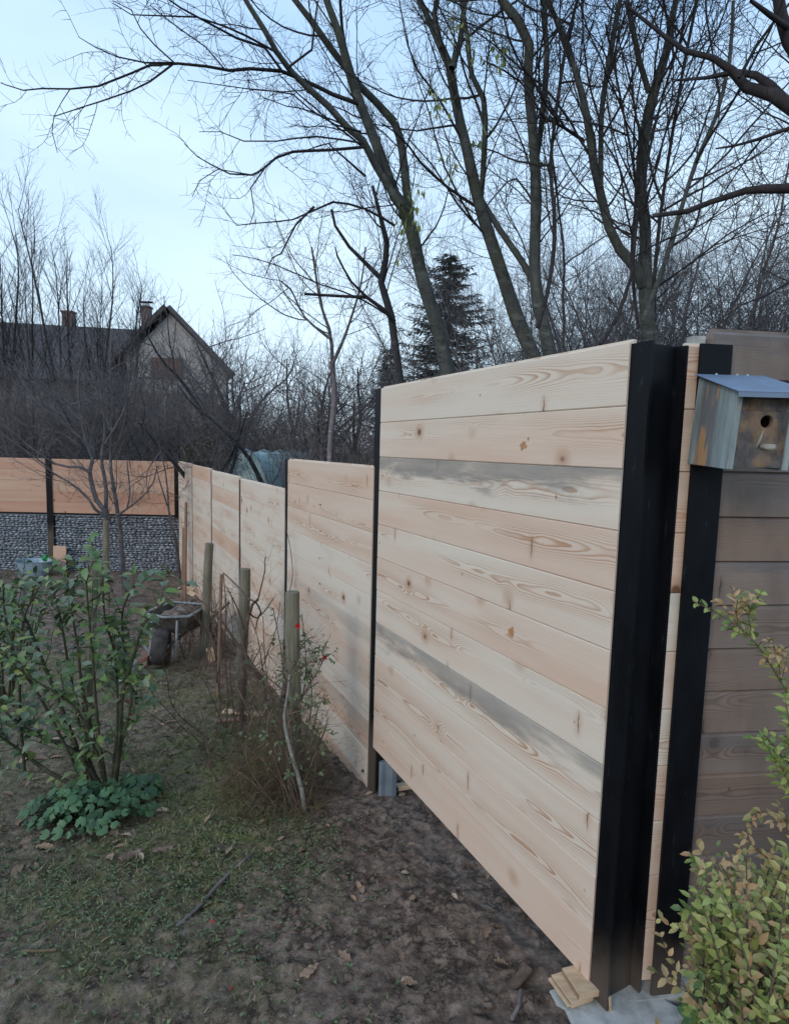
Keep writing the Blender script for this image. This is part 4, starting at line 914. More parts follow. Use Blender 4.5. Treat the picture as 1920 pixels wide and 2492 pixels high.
t.color(t.mix(band2, t.mix(t.math('MULTIPLY', band, .75), col, (.13, .12, .12)), (.40, .23, .12))); t.bump(n1_, .001, .6); M['nest_side'] = t.m
t = NT('nest_box_front', .8, .2); v = t.obj(); n1_ = t.noise(v, 13, 5, .65); n2_ = t.noise(t.mapv(v, (1, 1, .6)), 24, 6, .7)
t.color(t.mix(t.sm(n1_, .42, .62), t.ramp(n2_, [(.3, (.035, .03, .028)), (.7, (.13, .125, .13))]), t.ramp(n2_, [(.3, (.12, .075, .045)), (.7, (.24, .165, .11))]))); M['nest_front'] = t.m
bL, bW, yF, yB = .862, .158, 1.555, 1.765
tl = math.tan(R(3.5))
def bp(x, y, z): return Vector((bL + x + (z-1.82)*tl, y, z))          # box leans a little
zfb, zft = P(1752, 1136, yF).z, P(1779, 953, yF).z
zbt = P(1693, 894, yB).z; zbb = P(1664, 1111, yB).z; zbt = zft + .062
def bprism(pts_yz, x0, x1, nm, mat, parent):
    mb = MB(); n = len(pts_yz)
    for x in (x0, x1):
        for y, z in pts_yz: mb.v.append(bp(x, y, z))
    mb.face(tuple(range(n))); mb.face(tuple(n+i for i in range(n))[::-1])
    for i in range(n): mb.face((i, n+i, n+(i+1) % n, (i+1) % n))
    o = mb.build(nm, mat, parent); bv = o.modifiers.new('bevel', 'BEVEL'); bv.width = .0012; return o
prof = [(yF-.004, zfb-.006), (yB, zbb+.0), (yB, zbt), (yF-.004, zft)]
prof[1] = (yB, zfb+.004)
bprism(prof, 0, .016, 'side_panel', M['nest_side'], bh); bprism(prof, bW-.016, bW, 'side_panel', M['nest_side'], bh)
bprism([(yB-.014, zfb), (yB, zfb), (yB, zbt-.004), (yB-.014, zbt-.008)], .0165, bW-.0165, 'back_panel', M['nest_front'], bh)
bprism([(yF+.016, zfb+.004), (yB-.015, zfb+.004), (yB-.015, zfb+.016), (yF+.016, zfb+.016)], .0165, bW-.0165, 'floor_panel', M['nest_front'], bh)
bprism([(yF+.012, zft-.046), (yF+.028, zft-.046), (yF+.028, zft+.004), (yF+.012, zft+.001)], .0165, bW-.0165, 'lintel', M['nest_front'], bh)
# front board with a real entrance hole
hx, hz = bW/2+.008, P(1845, 1025, yF).z; hr = .0165; zt_ = zft-.047
mb = MB(); x0, x1, z0, z1 = .0168, bW-.0168, zfb+.001, zt_; NS = 32; ring = []; sq = []
for y in (yF, yF+.014):
    ri = []; so_ = []
    for i in range(NS):
        a = 6.28319*i/NS; cx_, cz_ = math.cos(a), math.sin(a); ri.append(len(mb.v)); mb.v.append(bp(hx+hr*cx_, y, hz+hr*cz_))
        tt = min([q for q in ((x1-hx)/cx_ if cx_ > 1e-6 else 9, (x0-hx)/cx_ if cx_ < -1e-6 else 9, (z1-hz)/cz_ if cz_ > 1e-6 else 9, (z0-hz)/cz_ if cz_ < -1e-6 else 9)])
        so_.append(len(mb.v)); mb.v.append(bp(hx+tt*cx_, y, hz+tt*cz_))
    for (X, Z_) in ((x0, z0), (x1, z0), (x1, z1), (x0, z1)):   # snap nearest border points to the corners
        j = min(so_, key=lambda k: (mb.v[k]-bp(X, y, Z_)).length); mb.v[j] = bp(X, y, Z_)
    ring.append(ri); sq.append(so_)
for i in range(NS):
    j = (i+1) % NS
    mb.face((ring[0][i], ring[0][j], sq[0][j], sq[0][i])); mb.face((ring[1][i], sq[1][i], sq[1][j], ring[1][j]))
    mb.face((ring[0][i], ring[1][i], ring[1][j], ring[0][j])); mb.face((sq[0][i], sq[0][j], sq[1][j], sq[1][i]))
fr_ = mb.build('front_panel', M['nest_front'], bh)
pc = bp(hx-.006, yF, P(1833, 1086, yF).z); mb = MB(); pd = Vector((.25, -1, -.05)).normalized()
mb.tube([pc+Vector((0, .004, 0)), pc+pd*.02, pc+pd*.042], [.007, .0078, .0074], 10); mb.tube([pc+Vector((-.01, .002, -.004)), pc+Vector((-.003, -.001, .02)), pc+Vector((.003, 0, .04))], [.004, .0035, .0015], 7)
mb.build('perch', M['stem_grey'], bh, smooth=True)
# sheet metal roof
ra = P(1688, 876, yB+.012); rs = (zbt-zft)/(yB-yF)
mb = MB(); zo = .006; ovs = .012; yb_, yf_ = yB+.006, yF-.03
def rp_(x, y): return bp(x, y, zft + (y-yF)*rs + zo)
a, b, c, d = rp_(-ovs, yf_), rp_(bW+ovs+.02, yf_), rp_(bW+ovs+.02, yb_), rp_(-ovs, yb_)
slab(mb, a, b, c, d, .002); mb.box((a+b)/2 - Vector((0, -.001, .006)), (b-a).length, .0015, .012)
rfm = mb.build('roof', M['roof_sheet'], bh)
for x in (.05, .11, .14):
    mb = MB(); q = rp_(x, yb_-.004); mb.tube([q+Vector((0, 0, .001)), q+Vector((0, 0, .006))], [.0045, .003], 8); mb.build('nail', M['zinc'], rfm)

# ================================================================ WHEELBARROW
wb0 = gnd(402, 1617); wy = wb0.y; sc_ = F/wy
wb = empty('wheelbarrow', wb0, 'muddy steel wheelbarrow parked facing the camera at the end of the grass path', 'wheelbarrow')
Zu = Vector((0, 0, 1)); bz = wb0.z
wa = Vector((.16, 1, 0)).normalized(); wsd = Vector((wa.y, -wa.x, 0))      # away from camera, to the right
def wp(s, f, z): return wb0 + wsd*s + wa*f + Zu*z
ww = .5*110/sc_; k = 86/sc_/.37
def ring_mesh(mb, c, ax, rad, tube_r, n=22, m=8, sq=1.0):
    u = ax.cross(Zu).normalized(); b0_ = len(mb.v)
    for i in range(n):
        a = 6.28319*i/n; rd = u*math.cos(a) + Zu*math.sin(a)
        for j in range(m): 
            t_ = 6.28319*j/m; mb.v.append(c + rd*(rad + tube_r*math.cos(t_)) + ax*(tube_r*sq*math.sin(t_)))
    for i in range(n):
        for j in range(m): mb.face((b0_+i*m+j, b0_+i*m+(j+1) % m, b0_+((i+1) % n)*m+(j+1) % m, b0_+((i+1) % n)*m+j))
wr = .5*92/sc_; wc = wb0 + Zu*wr*1.08 + wsd*.0 - wa*.06; wax = (wsd + wa*.38).normalized()
mb = MB(); ring_mesh(mb, wc, wax, wr*.76, wr*.24, 28, 10, 1.75); wh_ = mb.build('wheel', M['rubber'], wb, smooth=True)
mb = MB(); mb.tube([wc-wax*.032, wc-wax*.028, wc+wax*.028, wc+wax*.032], [wr*.45, wr*.58, wr*.58, wr*.45], 24); mb.tube([wc-wax*.07, wc+wax*.07], [.018, .018], 10); mb.build('rim', M['dried_mud'], wh_, smooth=False)
tz = at(420, 1497, wy).z - bz; tb = at(420, 1548, wy).z - bz
mb = MB(); W1, W2 = ww*.9, ww*.62
front = [wp(-W1-.03, .0, tz), wp(W1+.06, .0, tz+.0), wp(W2, .12, tb), wp(-W2, .12, tb)]
rear = [wp(-W1-.02, .5, tz-.01), wp(W1+.02, .5, tz-.01), wp(W2, .45, tb-.02), wp(-W2, .45, tb-.02)]
fi = [front[0], front[1], front[2], front[3]]; V0 = front + rear; n = len(mb.v); mb.v += V0 + [q + Zu*.006 for q in V0[2:4]] 
for f in ((0, 1, 2, 3), (5, 4, 7, 6), (4, 0, 3, 7), (1, 5, 6, 2), (3, 2, 6, 7)): mb.face(tuple(n+i for i in f))
tr = mb.build('tray', M['old_steel'], wb); so2 = tr.modifiers.new('solid', 'SOLIDIFY'); so2.thickness = .006
mb = MB(); e = [front[0], wp(0, -.02, tz-.02), front[1], rear[1], rear[0], front[0]]; mb.tube(e, [.014]*6, 7); mb.build('rolled_edge', M['dried_mud'], tr, smooth=True)
for sx in (-1, 1):
    mb = MB(); mb.tube([wc + wax*(.06*sx), wp(.09*sx, .25, tb-.03), wp(.2*sx, .6, tb+.02), wp(.22*sx, 1.0, tb+.1)], [.015]*4, 7); mb.build('handle', M['old_steel'], wb, smooth=True)
    mb = MB(); mb.tube([wp(.2*sx, .55, tb), wp(.24*sx, .62, .02), wp(.24*sx, .72, .02), wp(.22*sx, .8, tb+.02)], [.013]*4, 6); mb.build('leg', M['old_steel'], wb, smooth=True)
    mb = MB(); q0 = wp(.135*sx, .0, tz-.05); q1 = wp(.135*sx, -.03, tb-.10); q2 = wp(.14*sx-.0, -.05, tb-.2); mb.tube([q0, q1, q2], [.012, .014, .02], 6)
    mb.build('brace', M['dried_mud'], wb, smooth=True)
mb = MB(); mb.box(wp(-.19, -.05, .2), .055, .012, .16, (wsd*.8+Zu*-.55).normalized(), wa, (Zu*.8+wsd*-.5).normalized()); mb.build('fork_plate', M['dried_mud'], wb)
mb = MB(); rr_ = random.Random(3)                          # mud lying in the tray
for i in range(9):
    for j in range(9): mb.v.append(wp((-.8+1.6*i/8)*W1, .04+.42*j/8, tz-.06 + .05*mn.noise(Vector((i*.6, j*.6, 1))) + .05*math.sin(math.pi*i/8)))
for i in range(8):
    for j in range(8): mb.face((i*9+j, (i+1)*9+j, (i+1)*9+j+1, i*9+j+1))
mud_ = mb.build('soil_load', M['soil'], None, smooth=True); tag(mud_, 'heap of dark soil lying in the wheelbarrow tray', 'soil heap'); recentre(mud_)
# ================================================================ SMALL THINGS
def boxthing(name, c, sx, sy, sz, ax, mat, label, cat, tilt=None, group=None, bevel=.003):
    ax = ax.normalized(); az = (tilt or Zu).normalized(); ay = az.cross(ax).normalized(); ax = ay.cross(az)
    mb = MB(); mb.box(c + az*(sz/2), sx, sy, sz, ax, ay, az); o = mb.build(name, mat); bv = o.modifiers.new('bevel', 'BEVEL'); bv.width = bevel
    tag(o, label, cat, group); recentre(o); return o
p = gnd(352, 1616); boxthing('brick', p, .075, .2, .095, Vector((1, .3, 0)), M['brick'], 'red brick lying left of the wheelbarrow wheel', 'brick')
p = gnd(312, 1648); boxthing('stone_slab', p, .1, .16, .16, Vector((1, .2, 0)), M['concrete'], 'upright lump of pale broken concrete left of the wheelbarrow', 'stone', Vector((.1, .25, 1)), bevel=.02)
p = gnd(311, 1662); boxthing('stone_slab', p, .13, .1, .05, Vector((1, -.2, 0)), M['concrete'], 'flat pale stone in front of the broken concrete lump', 'stone', bevel=.015)
def stake(px0, py0, px1, py1, Yb, wpx, mat, label, cat='stake', name='wooden_stake', Yt=None, group=None):
    b = at(px1, py1, Yb); tpt = at(px0, py0, Yt or Yb); d = (tpt-b); z = g(b.x, b.y)-.08; b2 = b + d*((z-b.z)/max(.01, d.z))
    mb = MB(); rw = wpx/2*Yb/F*.88; r = random.Random(int(px0)); m = 7
    pts = [b2.lerp(tpt, i/(m-1)) + Vector((r.uniform(-1, 1), r.uniform(-1, 1), 0))*rw*.12*(0 < i < m-1) for i in range(m)]
    pts.insert(-1, pts[-2].lerp(tpt, .985)); mb.tube(pts, [rw*1.05]*6 + [rw*.98, rw*.9][:len(pts)-6], 12 if wpx > 14 else 7)
    o = mb.build(name, mat, smooth=False); tag(o, label, cat, group); recentre(o); return o
stake(712, 1440, 716, 1760, 3.15, 40, M['stake'], 'thick round stake beside the red rose, nearest to the camera')
stake(597, 1384, 588, 1640, 4.6, 29, M['stake'], 'round stake behind the tangled dry vine')
stake(510, 1322, 496, 1564, 6.1, 23, M['stake'], 'leaning round stake just right of the wheelbarrow')
stake(453, 1222, 450, 1500, 7.0, 8, M['cane'], 'tall thin reddish cane behind the wheelbarrow', 'cane', 'garden_cane')
stake(449, 1284, 446, 1480, 7.4, 12, M['cane'], 'thicker brown cane standing close beside the tallest one', 'cane', 'garden_cane')
stake(539, 1398, 532, 1640, 4.9, 9, M['cane'], 'short brown cane between the two round stakes', 'cane', 'garden_cane')
stake(54, 1396, 52, 1520, 6.2, 20, M['old_stump'], 'grey weathered timber stub at the left behind the rose bush')
stake(-4, 1392, -4, 1500, 6.4, 18, M['old_stump'], 'grey weathered timber stub cut by the left edge of the picture')
stake(230, 1346, 205, 1870, 3.3, 24, M['stake'], 'pale stake standing inside the leafy rose bush')
stake(258, 1268, 259, 1420, 8.3, 17, M['stake'], 'tree stake tied to the forked fruit tree')
# board offcut, tub and green thing by the far fence
p = gnd(137, 1394); q = Vector((p.x, KC.y-.08-(KC.x-p.x)*U3.y, p.z)); hgt = at(137, 1328, q.y).z - q.z
boxthing('loose_board', Vector((q.x, q.y-.05, q.z)), .235, .025, max(.4, hgt), Vector((1, .03, 0)), M['larch_red'], 'short reddish board leaning upright against the stone baskets', 'board', Vector((0, .09, 1)))
p = gnd(88, 1400); mb = MB(); th0 = .26; K = 24; prof2 = [(.20, 0), (.27, th0*.5), (.31, th0), (.325, th0+.012), (.30, th0), (.26, th0*.5), (.19, .02)]
for i in range(K):
    a = 6.28319*i/K
    for rr2, z in prof2: mb.v.append(p + Vector((math.cos(a)*rr2*1.05, math.sin(a)*rr2*.8, z)))
m = len(prof2)
for i in range(K):
    for j in range(m-1): mb.face((i*m+j, ((i+1) % K)*m+j, ((i+1) % K)*m+j+1, i*m+j+1))
mb.face(tuple(i*m for i in range(K))[::-1]); mb.face(tuple(i*m+m-1 for i in range(K)))
o = mb.build('zinc_tub', M['zinc'], smooth=False); tag(o, 'oval zinc tub standing in front of the left black fence post', 'tub'); recentre(o)
mb = MB(); c = p + Vector((.17, 0, th0+.045)); rr_ = random.Random(2)
for i in range(7): mb.tube([c+rvec(rr_)*.03 - Vector((0, 0, .02)), c+rvec(rr_)*.045 + Vector((0, 0, .01)), c+rvec(rr_)*.05], [.022, .026, .01], 6)
o = mb.build('green_glove', M['green_plastic'], smooth=True); tag(o, 'crumpled bright green work glove on the rim of the zinc tub', 'glove'); recentre(o)
# sawn logs and planks at the foot of the fence
def chunk(px, py, ln, wd, th, rot, label, up=0.0, mat='cut_wood', name='wood_chunk', cat='wood piece', grp=None):
    p = gnd(px, py); p = Vector((p.x, p.y, gz(p.x, p.y)+.004)); ax = Vector((math.cos(rot), math.sin(rot), up)).normalized()
    return boxthing(name, p, ln, wd, th, ax, M[mat], label, cat, ax.cross(Vector((-math.sin(rot), math.cos(rot), 0))), grp, .004)
chunk(458, 1442, .10, .30, .09, 1.2, 'pair of fresh orange offcuts lying behind the cane in the corner', .3)
chunk(467, 1447, .08, .34, .05, .7, 'pale narrow offcut against the low panel in the corner', .6)
chunk(516, 1608, .07, .10, .12, .4, 'short upright orange log piece between the wheelbarrow and the fence', .2, 'cut_wood')
chunk(592, 1734, .34, .07, .02, -.15, 'pale split lath lying under the dry vine', .02)
chunk(560, 1752, .22, .05, .02, .25, 'reddish split lath in front of the pale one', .02, 'cane')
def bark_strip(px, py, ln, wd, rot, label, seed):
    q = random.Random(seed); p = gnd(px, py); p.z = gz(p.x, p.y)+.006; ax = Vector((math.cos(rot), math.sin(rot), .06)); ay = Vector((-math.sin(rot), math.cos(rot), 0)); mb = MB(); K = 12
    for j in range(5):
        for i in range(K+1):
            t = i/K; w = wd*(.55+.45*math.sin(math.pi*(.15+.7*t)))*(1+q.uniform(-.1, .1)); v_ = j/4-.5
            mb.v.append(p + ax*(ln*(t-.5)) + ay*(w*v_ + .012*math.sin(t*2.6)) + Vector((0, 0, .012*(1-4*v_*v_) + .01*math.sin(t*3.4+seed) + q.uniform(-.0008, .0008))))
    for j in range(4):
        for i in range(K): a_ = j*(K+1)+i; mb.face((a_, a_+1, a_+K+2, a_+K+1))
    o = mb.build('bark_piece', M['bark_strip'], smooth=True); sm2 = o.modifiers.new('solid', 'SOLIDIFY'); sm2.thickness = .004; tag(o, label, 'bark'); recentre(o)
M['bark_strip'] = simple('pinkish_bark', (.10, .065, .05), (.30, .20, .165), 26, .8, .2, .002, (.5, 1, 1))
bark_strip(378, 2074, .17, .045, .05, 'flat piece of brown bark lying right of the leafy ground plant', 3)
bark_strip(318, 2092, .1, .05, .9, 'curled piece of pinkish bark just left of the flat one', 8)
chunk(1258, 2395, .14, .035, .02, .75, 'muddy brown root stub lying near the concrete footing', .1, 'stem_dry', 'root_piece', 'stick')
# thin sticks
def stick(pts, rad, label, mat='twig_brown'):
    mb = MB(); q = [gnd(x, y) for x, y in pts]; q = [Vector((p.x, p.y, gz(p.x, p.y)+rad+.006)) for p in q]; a, b = smooth_path([(p, rad) for p in q], .05)
    mb.tube(a, b, 6); o = mb.build('stick', M[mat], smooth=True); tag(o, label, 'stick'); recentre(o)
stick([(430, 2265), (480, 2215), (540, 2150), (610, 2085)], .007, 'long dark stick lying aslant on the muddy ground')
stick([(60, 2326), (100, 2324), (138, 2330)], .005, 'short straw coloured stick lying at the lower left', 'straw')
stick([(1245, 2492), (1262, 2460), (1266, 2430)], .006, 'dark curved root at the bottom edge left of the footing')

# ================================================================ GARDEN PLANTS
def leafy_shoot(lm, sm_, r, pts, rr, pairs, ln, wd, start=.3, ns=4, down=.2, alt=True, tone0=0, tone1=1, full=True):
    tot = sum((pts[i+1]-pts[i]).length for i in range(len(pts)-1)); s = tot*start; acc = 0; i = 0; k = 0
    while s < tot:
        while i < len(pts)-2 and acc+(pts[i+1]-pts[i]).length < s: acc += (pts[i+1]-pts[i]).length; i += 1
        e = pts[i+1]-pts[i]; p = pts[i]+e*min(1, (s-acc)/max(e.length, 1e-6)); d = e.normalized(); q = d.orthogonal().normalized()
        q = (q*math.cos(k*2.1) + d.cross(q)*math.sin(k*2.1)).normalized(); k += 1
        for sg in ((1, -1) if not alt else (r.choice((1, -1)),)):
            dd = (q*sg + d*r.uniform(.2, .9) + Vector((0, 0, r.uniform(-down, .25)))).normalized()
            leaf(lm, p+q*sg*.003, dd, Vector((r.uniform(-.5, .5), r.uniform(-.7, .2), 1)), ln*r.uniform(.65, 1.25), wd*r.uniform(.75, 1.2), (0, 0, r.uniform(tone0, tone1)), .2, .2, full)
        s += pairs*r.uniform(.6, 1.4)
# ---- leafy rose bush at the left
r = random.Random(61); RB = gnd(262, 1935); rb = empty('rose_bush', RB, 'big leafy green rose bush at the left with thick bare lower stems', 'rose bush'); sm_ = MB(); lm = MB()
stems = [[(262, 1935), (180, 1830), (90, 1790), (20, 1740), (-10, 1700)], [(262, 1935), (240, 1780), (225, 1600), (212, 1450), (208, 1380)], [(275, 1935), (290, 1800), (300, 1680), (325, 1600), (350, 1520), (395, 1470)],
         [(255, 1935), (200, 1850), (140, 1700), (100, 1600), (60, 1500), (20, 1440)], [(268, 1935), (285, 1760), (280, 1600), (255, 1500), (250, 1380)], [(250, 1935), (200, 1790), (170, 1640), (150, 1520), (130, 1440)],
         [(270, 1940), (230, 1820), (180, 1720), (60, 1640), (-20, 1560)], [(280, 1930), (300, 1790), (330, 1720), (332, 1690), (300, 1640), (290, 1560)], [(240, 1940), (120, 1880), (40, 1820), (-20, 1780)], [(262, 1930), (320, 1700), (300, 1560), (300, 1480), (330, 1420)],
         [(200, 1900), (110, 1720), (40, 1600), (10, 1480), (10, 1430)], [(60, 1880), (50, 1740), (48, 1600), (60, 1500), (90, 1440)], [(262, 1935), (205, 1700), (190, 1580), (175, 1480), (180, 1420)]]
for k, st in enumerate(stems):
    px = [(x, y) for x, y in st]; pts, rr = trace(px, RB.y, RB.y+r.uniform(-.35, .35), 15 if k in (0, 2, 3, 8) else 9, 4, .05, .05, r)
    sm_.tube(pts, rr, 6, cap=False)
    lv = []
    for _ in range(13):
        j = int(len(pts)*(1-.75*r.random()**1.3))-1; j = max(len(pts)//5, min(len(pts)-2, j))
        d = (pts[j+1]-pts[j]).normalized(); q = rvec(r); d2 = (d*.6+q*.8+Vector((0, 0, .35))).normalized()
        cp, cr = shoot(r, pts[j], d2, r.uniform(.1, .3), .0026, .04, .14, .06)
        sm_.tube(cp, cr, 4, cap=False); leafy_shoot(lm, sm_, r, cp, cr, .03, r.uniform(.045, .075), r.uniform(.032, .052), .25, down=.7)
    leafy_shoot(lm, sm_, r, pts, rr, .045, .062, .046, .55, down=.7)
for _ in range(170):          # thorns
    pass
sm_.build('stems', M['stem_green'], rb, smooth=True); lm.build('leaves', M['leaf_rose'], rb, tone=True, smooth=True)
mb = MB(); 
for (px, py) in ((315, 1706), (316, 1742)):
    p = at(px, py, RB.y+.05)
    for _ in range(9): leaf(mb, p, rvec(r), rvec(r), .02, .018, (0, 0, .5), .3, .3)
mb.build('red_blossom', M['petal'], rb, tone=True)
# second rose clump farther left/back
r = random.Random(62); b2 = gnd(20, 1720); rb2 = empty('rose_bush', b2, 'smaller leafy rose bush cut by the left edge behind the big one', 'rose bush'); sm_ = MB(); lm = MB()
for k in range(9):
    x = r.uniform(-60, 110); pts, rr = trace([(20+r.uniform(-20, 20), 1720), (20+(x-20)*.5, 1600), (x, r.uniform(1380, 1500))], b2.y, b2.y+r.uniform(-.3, .3), 7, 3, .06, .05, r)
    sm_.tube(pts, rr, 5, cap=False)
    for _ in range(9):
        j = r.randrange(len(pts)//3, len(pts)-1); cp, cr = shoot(r, pts[j], rvec(r)+Vector((0, 0, .8)), r.uniform(.1, .25), .0025, .04, .14, .06)
        sm_.tube(cp, cr, 4, cap=False); leafy_shoot(lm, sm_, r, cp, cr, .04, .05, .038, .2)
sm_.build('stems', M['stem_green'], rb2, smooth=True); lm.build('leaves', M['leaf_rose'], rb2, tone=True, smooth=True)
# ---- broad-leaved plant at its foot
def round_leaf(mb, p, nrm, rad, tone, r):
    nrm = nrm.normalized(); u = nrm.orthogonal().normalized(); v = nrm.cross(u); n = len(mb.v); a0 = r.uniform(0, 6.28); K = 13
    mb.v.append(p); fr = r.uniform(.1, .35)
    for i in range(K):
        a = a0 + 6.28319*i/K*.94; k = rad*(1+.09*math.cos(i*math.pi)+r.uniform(-.05, .05)); mb.v.append(p + (u*math.cos(a)+v*math.sin(a))*k*.55 + nrm*rad*(.10+.03*math.sin(5*a)))
    for i in range(K):
        a = a0 + 6.28319*i/K*.94; k = rad*(1+.07*math.cos(i*math.pi)+r.uniform(-.04, .04)); mb.v.append(p + (u*math.cos(a)+v*math.sin(a))*k + nrm*rad*(fr*.5*math.sin(2*a)+.05*math.cos(i*math.pi)))
    for i in range(K-1): mb.face((n, n+1+i, n+2+i), None, tone); mb.face((n+1+i, n+1+K+i, n+2+K+i, n+2+i), None, tone)
def rosette(name, px, py, n, R_, hh, rad, mat, label, seed, cat='plant', sq=.75):
    r = random.Random(seed); b = gnd(px, py); root = empty(name, b, label, cat); lm = MB(); sm_ = MB()
    for _ in range(n):
        a = r.uniform(0, 6.283); q = R_*r.random()**.55; p = b + Vector((math.cos(a)*q, math.sin(a)*q*sq, 0)); p.z = gz(p.x, p.y) + r.uniform(.35, 1)*hh*(1-.65*(q/R_)**2)
        root_ = b + Vector((math.cos(a)*q*.4, math.sin(a)*q*.4*sq, 0)); root_.z = gz(root_.x, root_.y)
        sm_.tube([root_, root_.lerp(p, .5)+Vector((0, 0, .02)), p], [.003, .0025, .002], 4, cap=False)
        nr = Vector((math.cos(a)*q/R_*.8+r.uniform(-.35, .35), math.sin(a)*q/R_*.8-.25+r.uniform(-.35, .35), 1)); round_leaf(lm, p, nr, rad*r.uniform(.55, 1.15), (0, 0, r.random()), r)
    sm_.build('stalks', M['stem_green'], root, smooth=True); lm.build('leaves', mat, root, tone=True, smooth=True); return root
rosette('leafy_ground_plant', 215, 1995, 260, .33, .2, .027, M['leaf_dark'], 'lush low plant with broad round leaves at the foot of the big rose bush', 71)
rosette('leafy_ground_plant', 335, 1935, 60, .15, .13, .034, M['leaf_dark'], 'smaller broad leaved green plant just right of the rose stems', 72)
rosette('leafy_ground_plant', 1745, 2470, 40, .13, .07, .025, M['leaf_dark'], 'dark green ivy like plant at the bottom right under the privet', 73)
# ---- rose with red flowers beside the thick stake
r = random.Random(63); b = gnd(742, 1975); rr3 = empty('rose_bush', b, 'thin dry rose bush with two red blooms beside the thick round stake', 'rose bush'); sm_ = MB(); lm = MB(); gm = MB()
pts, rr = trace([(742, 1985), (734, 1920), (715, 1854), (698, 1788), (692, 1742), (700, 1690), (705, 1640)], b.y, b.y, 15, 5, .05); gm.tube(pts, rr, 7, cap=False)
TP = [[(715, 1854), (700, 1700), (690, 1560), (715, 1524)], [(705, 1640), (760, 1610), (789, 1602)], [(698, 1788), (740, 1690), (770, 1640), (795, 1590)], [(692, 1742), (760, 1720), (800, 1700)], [(700, 1690), (640, 1640), (600, 1610)],
      [(705, 1640), (735, 1570), (760, 1550)], [(734, 1920), (790, 1780), (800, 1745)], [(742, 1985), (660, 1800), (600, 1600), (560, 1440)], [(735, 1980), (690, 1800), (650, 1650), (640, 1500)], [(730, 1985), (620, 1760), (560, 1640)], [(738, 1980), (700, 1800), (730, 1700), (775, 1660)], [(725, 1960), (640, 1850), (570, 1800)], [(742, 1985), (720, 1800), (745, 1640), (735, 1500)], [(700, 1980), (670, 1800), (690, 1640), (665, 1480)], [(742, 1985), (770, 1860), (765, 1760), (790, 1690)], [(690, 1985), (600, 1850), (620, 1700), (590, 1560)], [(740, 1985), (735, 1850), (760, 1700), (740, 1600)], [(720, 1985), (650, 1780), (690, 1690), (720, 1620)], [(700, 1990), (610, 1900), (560, 1870)], [(730, 1985), (690, 1850), (640, 1700), (560, 1560)]]
for k, st in enumerate(TP):
    pts, rr = trace(st, b.y, b.y+r.uniform(-.1, .35), 5, 2.4, .05, .04, r); sm_.tube(pts, rr, 5, cap=False); ramify(sm_, r, pts, rr, 0, [(.06, .5, 1.2, .1, .38, .0022, .16, .04, .06, .04, 3), (.07, .5, 1.2, .04, .12, .0014, .16, .04, .06, .03, 3)], .05)
    if k in (2, 3, 6, 10, 1, 5, 12, 13, 14, 16, 17): 
        for _ in range(9):
            j = r.randrange(len(pts)//3, len(pts)-1); cp, cr = shoot(r, pts[j], rvec(r)+Vector((0, 0, .3)), r.uniform(.06, .16), .0016, .03, .14, .04)
            sm_.tube(cp, cr, 3, cap=False); leafy_shoot(lm, sm_, r, cp, cr, .02, .028, .019, .2)
    elif k in (0, 4): leafy_shoot(lm, sm_, r, pts, rr, .07, .042, .034, .45)
sm_.build('stems', M['stem_dry'], rr3, smooth=True); gm.build('main_stem', M['stem_grey'], rr3, smooth=True); lm.build('leaves', M['leaf_weed'], rr3, tone=True, smooth=True)
for (px, py, s) in ((724.6, 1524, .016), (789, 1602, .014)):
    p = at(px, py, b.y-.02); mb = MB()
    for _ in range(16): leaf(mb, p, rvec(r)+Vector((0, -.3, .2)), rvec(r), s*r.uniform(.7, 1.2), s*.9, (0, 0, .5), .4, .5)
    mb.build('red_rose', M['petal'], rr3, tone=True, smooth=True)
# ---- dry tangle: old vine on the round stakes
r = random.Random(64); b = gnd(590, 1760); vn = empty('dry_vine', b, 'leafless tangled vine with a thick twisted stem on the middle round stake', 'vine'); sm_ = MB()
VP = [(Z6([(150, 1500), (150, 1100), (155, 900), (175, 720), (200, 600), (225, 520), (270, 480)]), 14, 6), (Z6([(300, 1080), (230, 980), (160, 880), (90, 780), (0, 640), (-80, 560), (-200, 450)]), 12, 3), (Z6([(225, 520), (270, 470), (295, 370), (318, 270), (315, 200), (324, 165)]), 5, 2.4),
      (Z6([(240, 500), (190, 470), (130, 400), (60, 330), (10, 285)]), 6, 2.5), (Z6([(210, 590), (260, 620), (330, 550), (385, 470)]), 5, 2.4), (Z6([(170, 720), (120, 560), (40, 400), (20, 380)]), 5, 2.4), (Z6([(250, 500), (290, 580), (260, 640), (250, 700)]), 5, 3), (Z6([(160, 1500), (260, 1100), (330, 900), (400, 700), (430, 500)]), 4, 2),
      (Z6([(60, 1500), (150, 1200), (210, 1000), (300, 800)]), 4, 2), (Z6([(-40, 1100), (10, 800), (30, 560), (10, 290)]), 5, 3), (Z6([(0, 1300), (-40, 1000), (-60, 700), (-100, 450)]), 4, 2), (Z6([(100, 1450), (60, 1000), (80, 700), (40, 500)]), 4, 2), (Z6([(330, 1300), (300, 1000), (260, 750), (180, 560)]), 4, 2), (Z6([(-120, 1000), (-100, 760), (-190, 620), (-260, 500)]), 4, 2)]
for st, w0, w1 in VP:
    pts, rr = trace(st, 4.05+r.uniform(-.15, .2), 4.15+r.uniform(-.2, .3), w0, w1, .06, .08, r); sm_.tube(pts, rr, 6, cap=False); ramify(sm_, r, pts, rr, 0, [(.08, .5, 1.3, .12, .5, .0025, .2, .05, .08, .05, 3), (.12, .5, 1.2, .04, .14, .0014, .2, .02, .08, .04, 3)], .15)
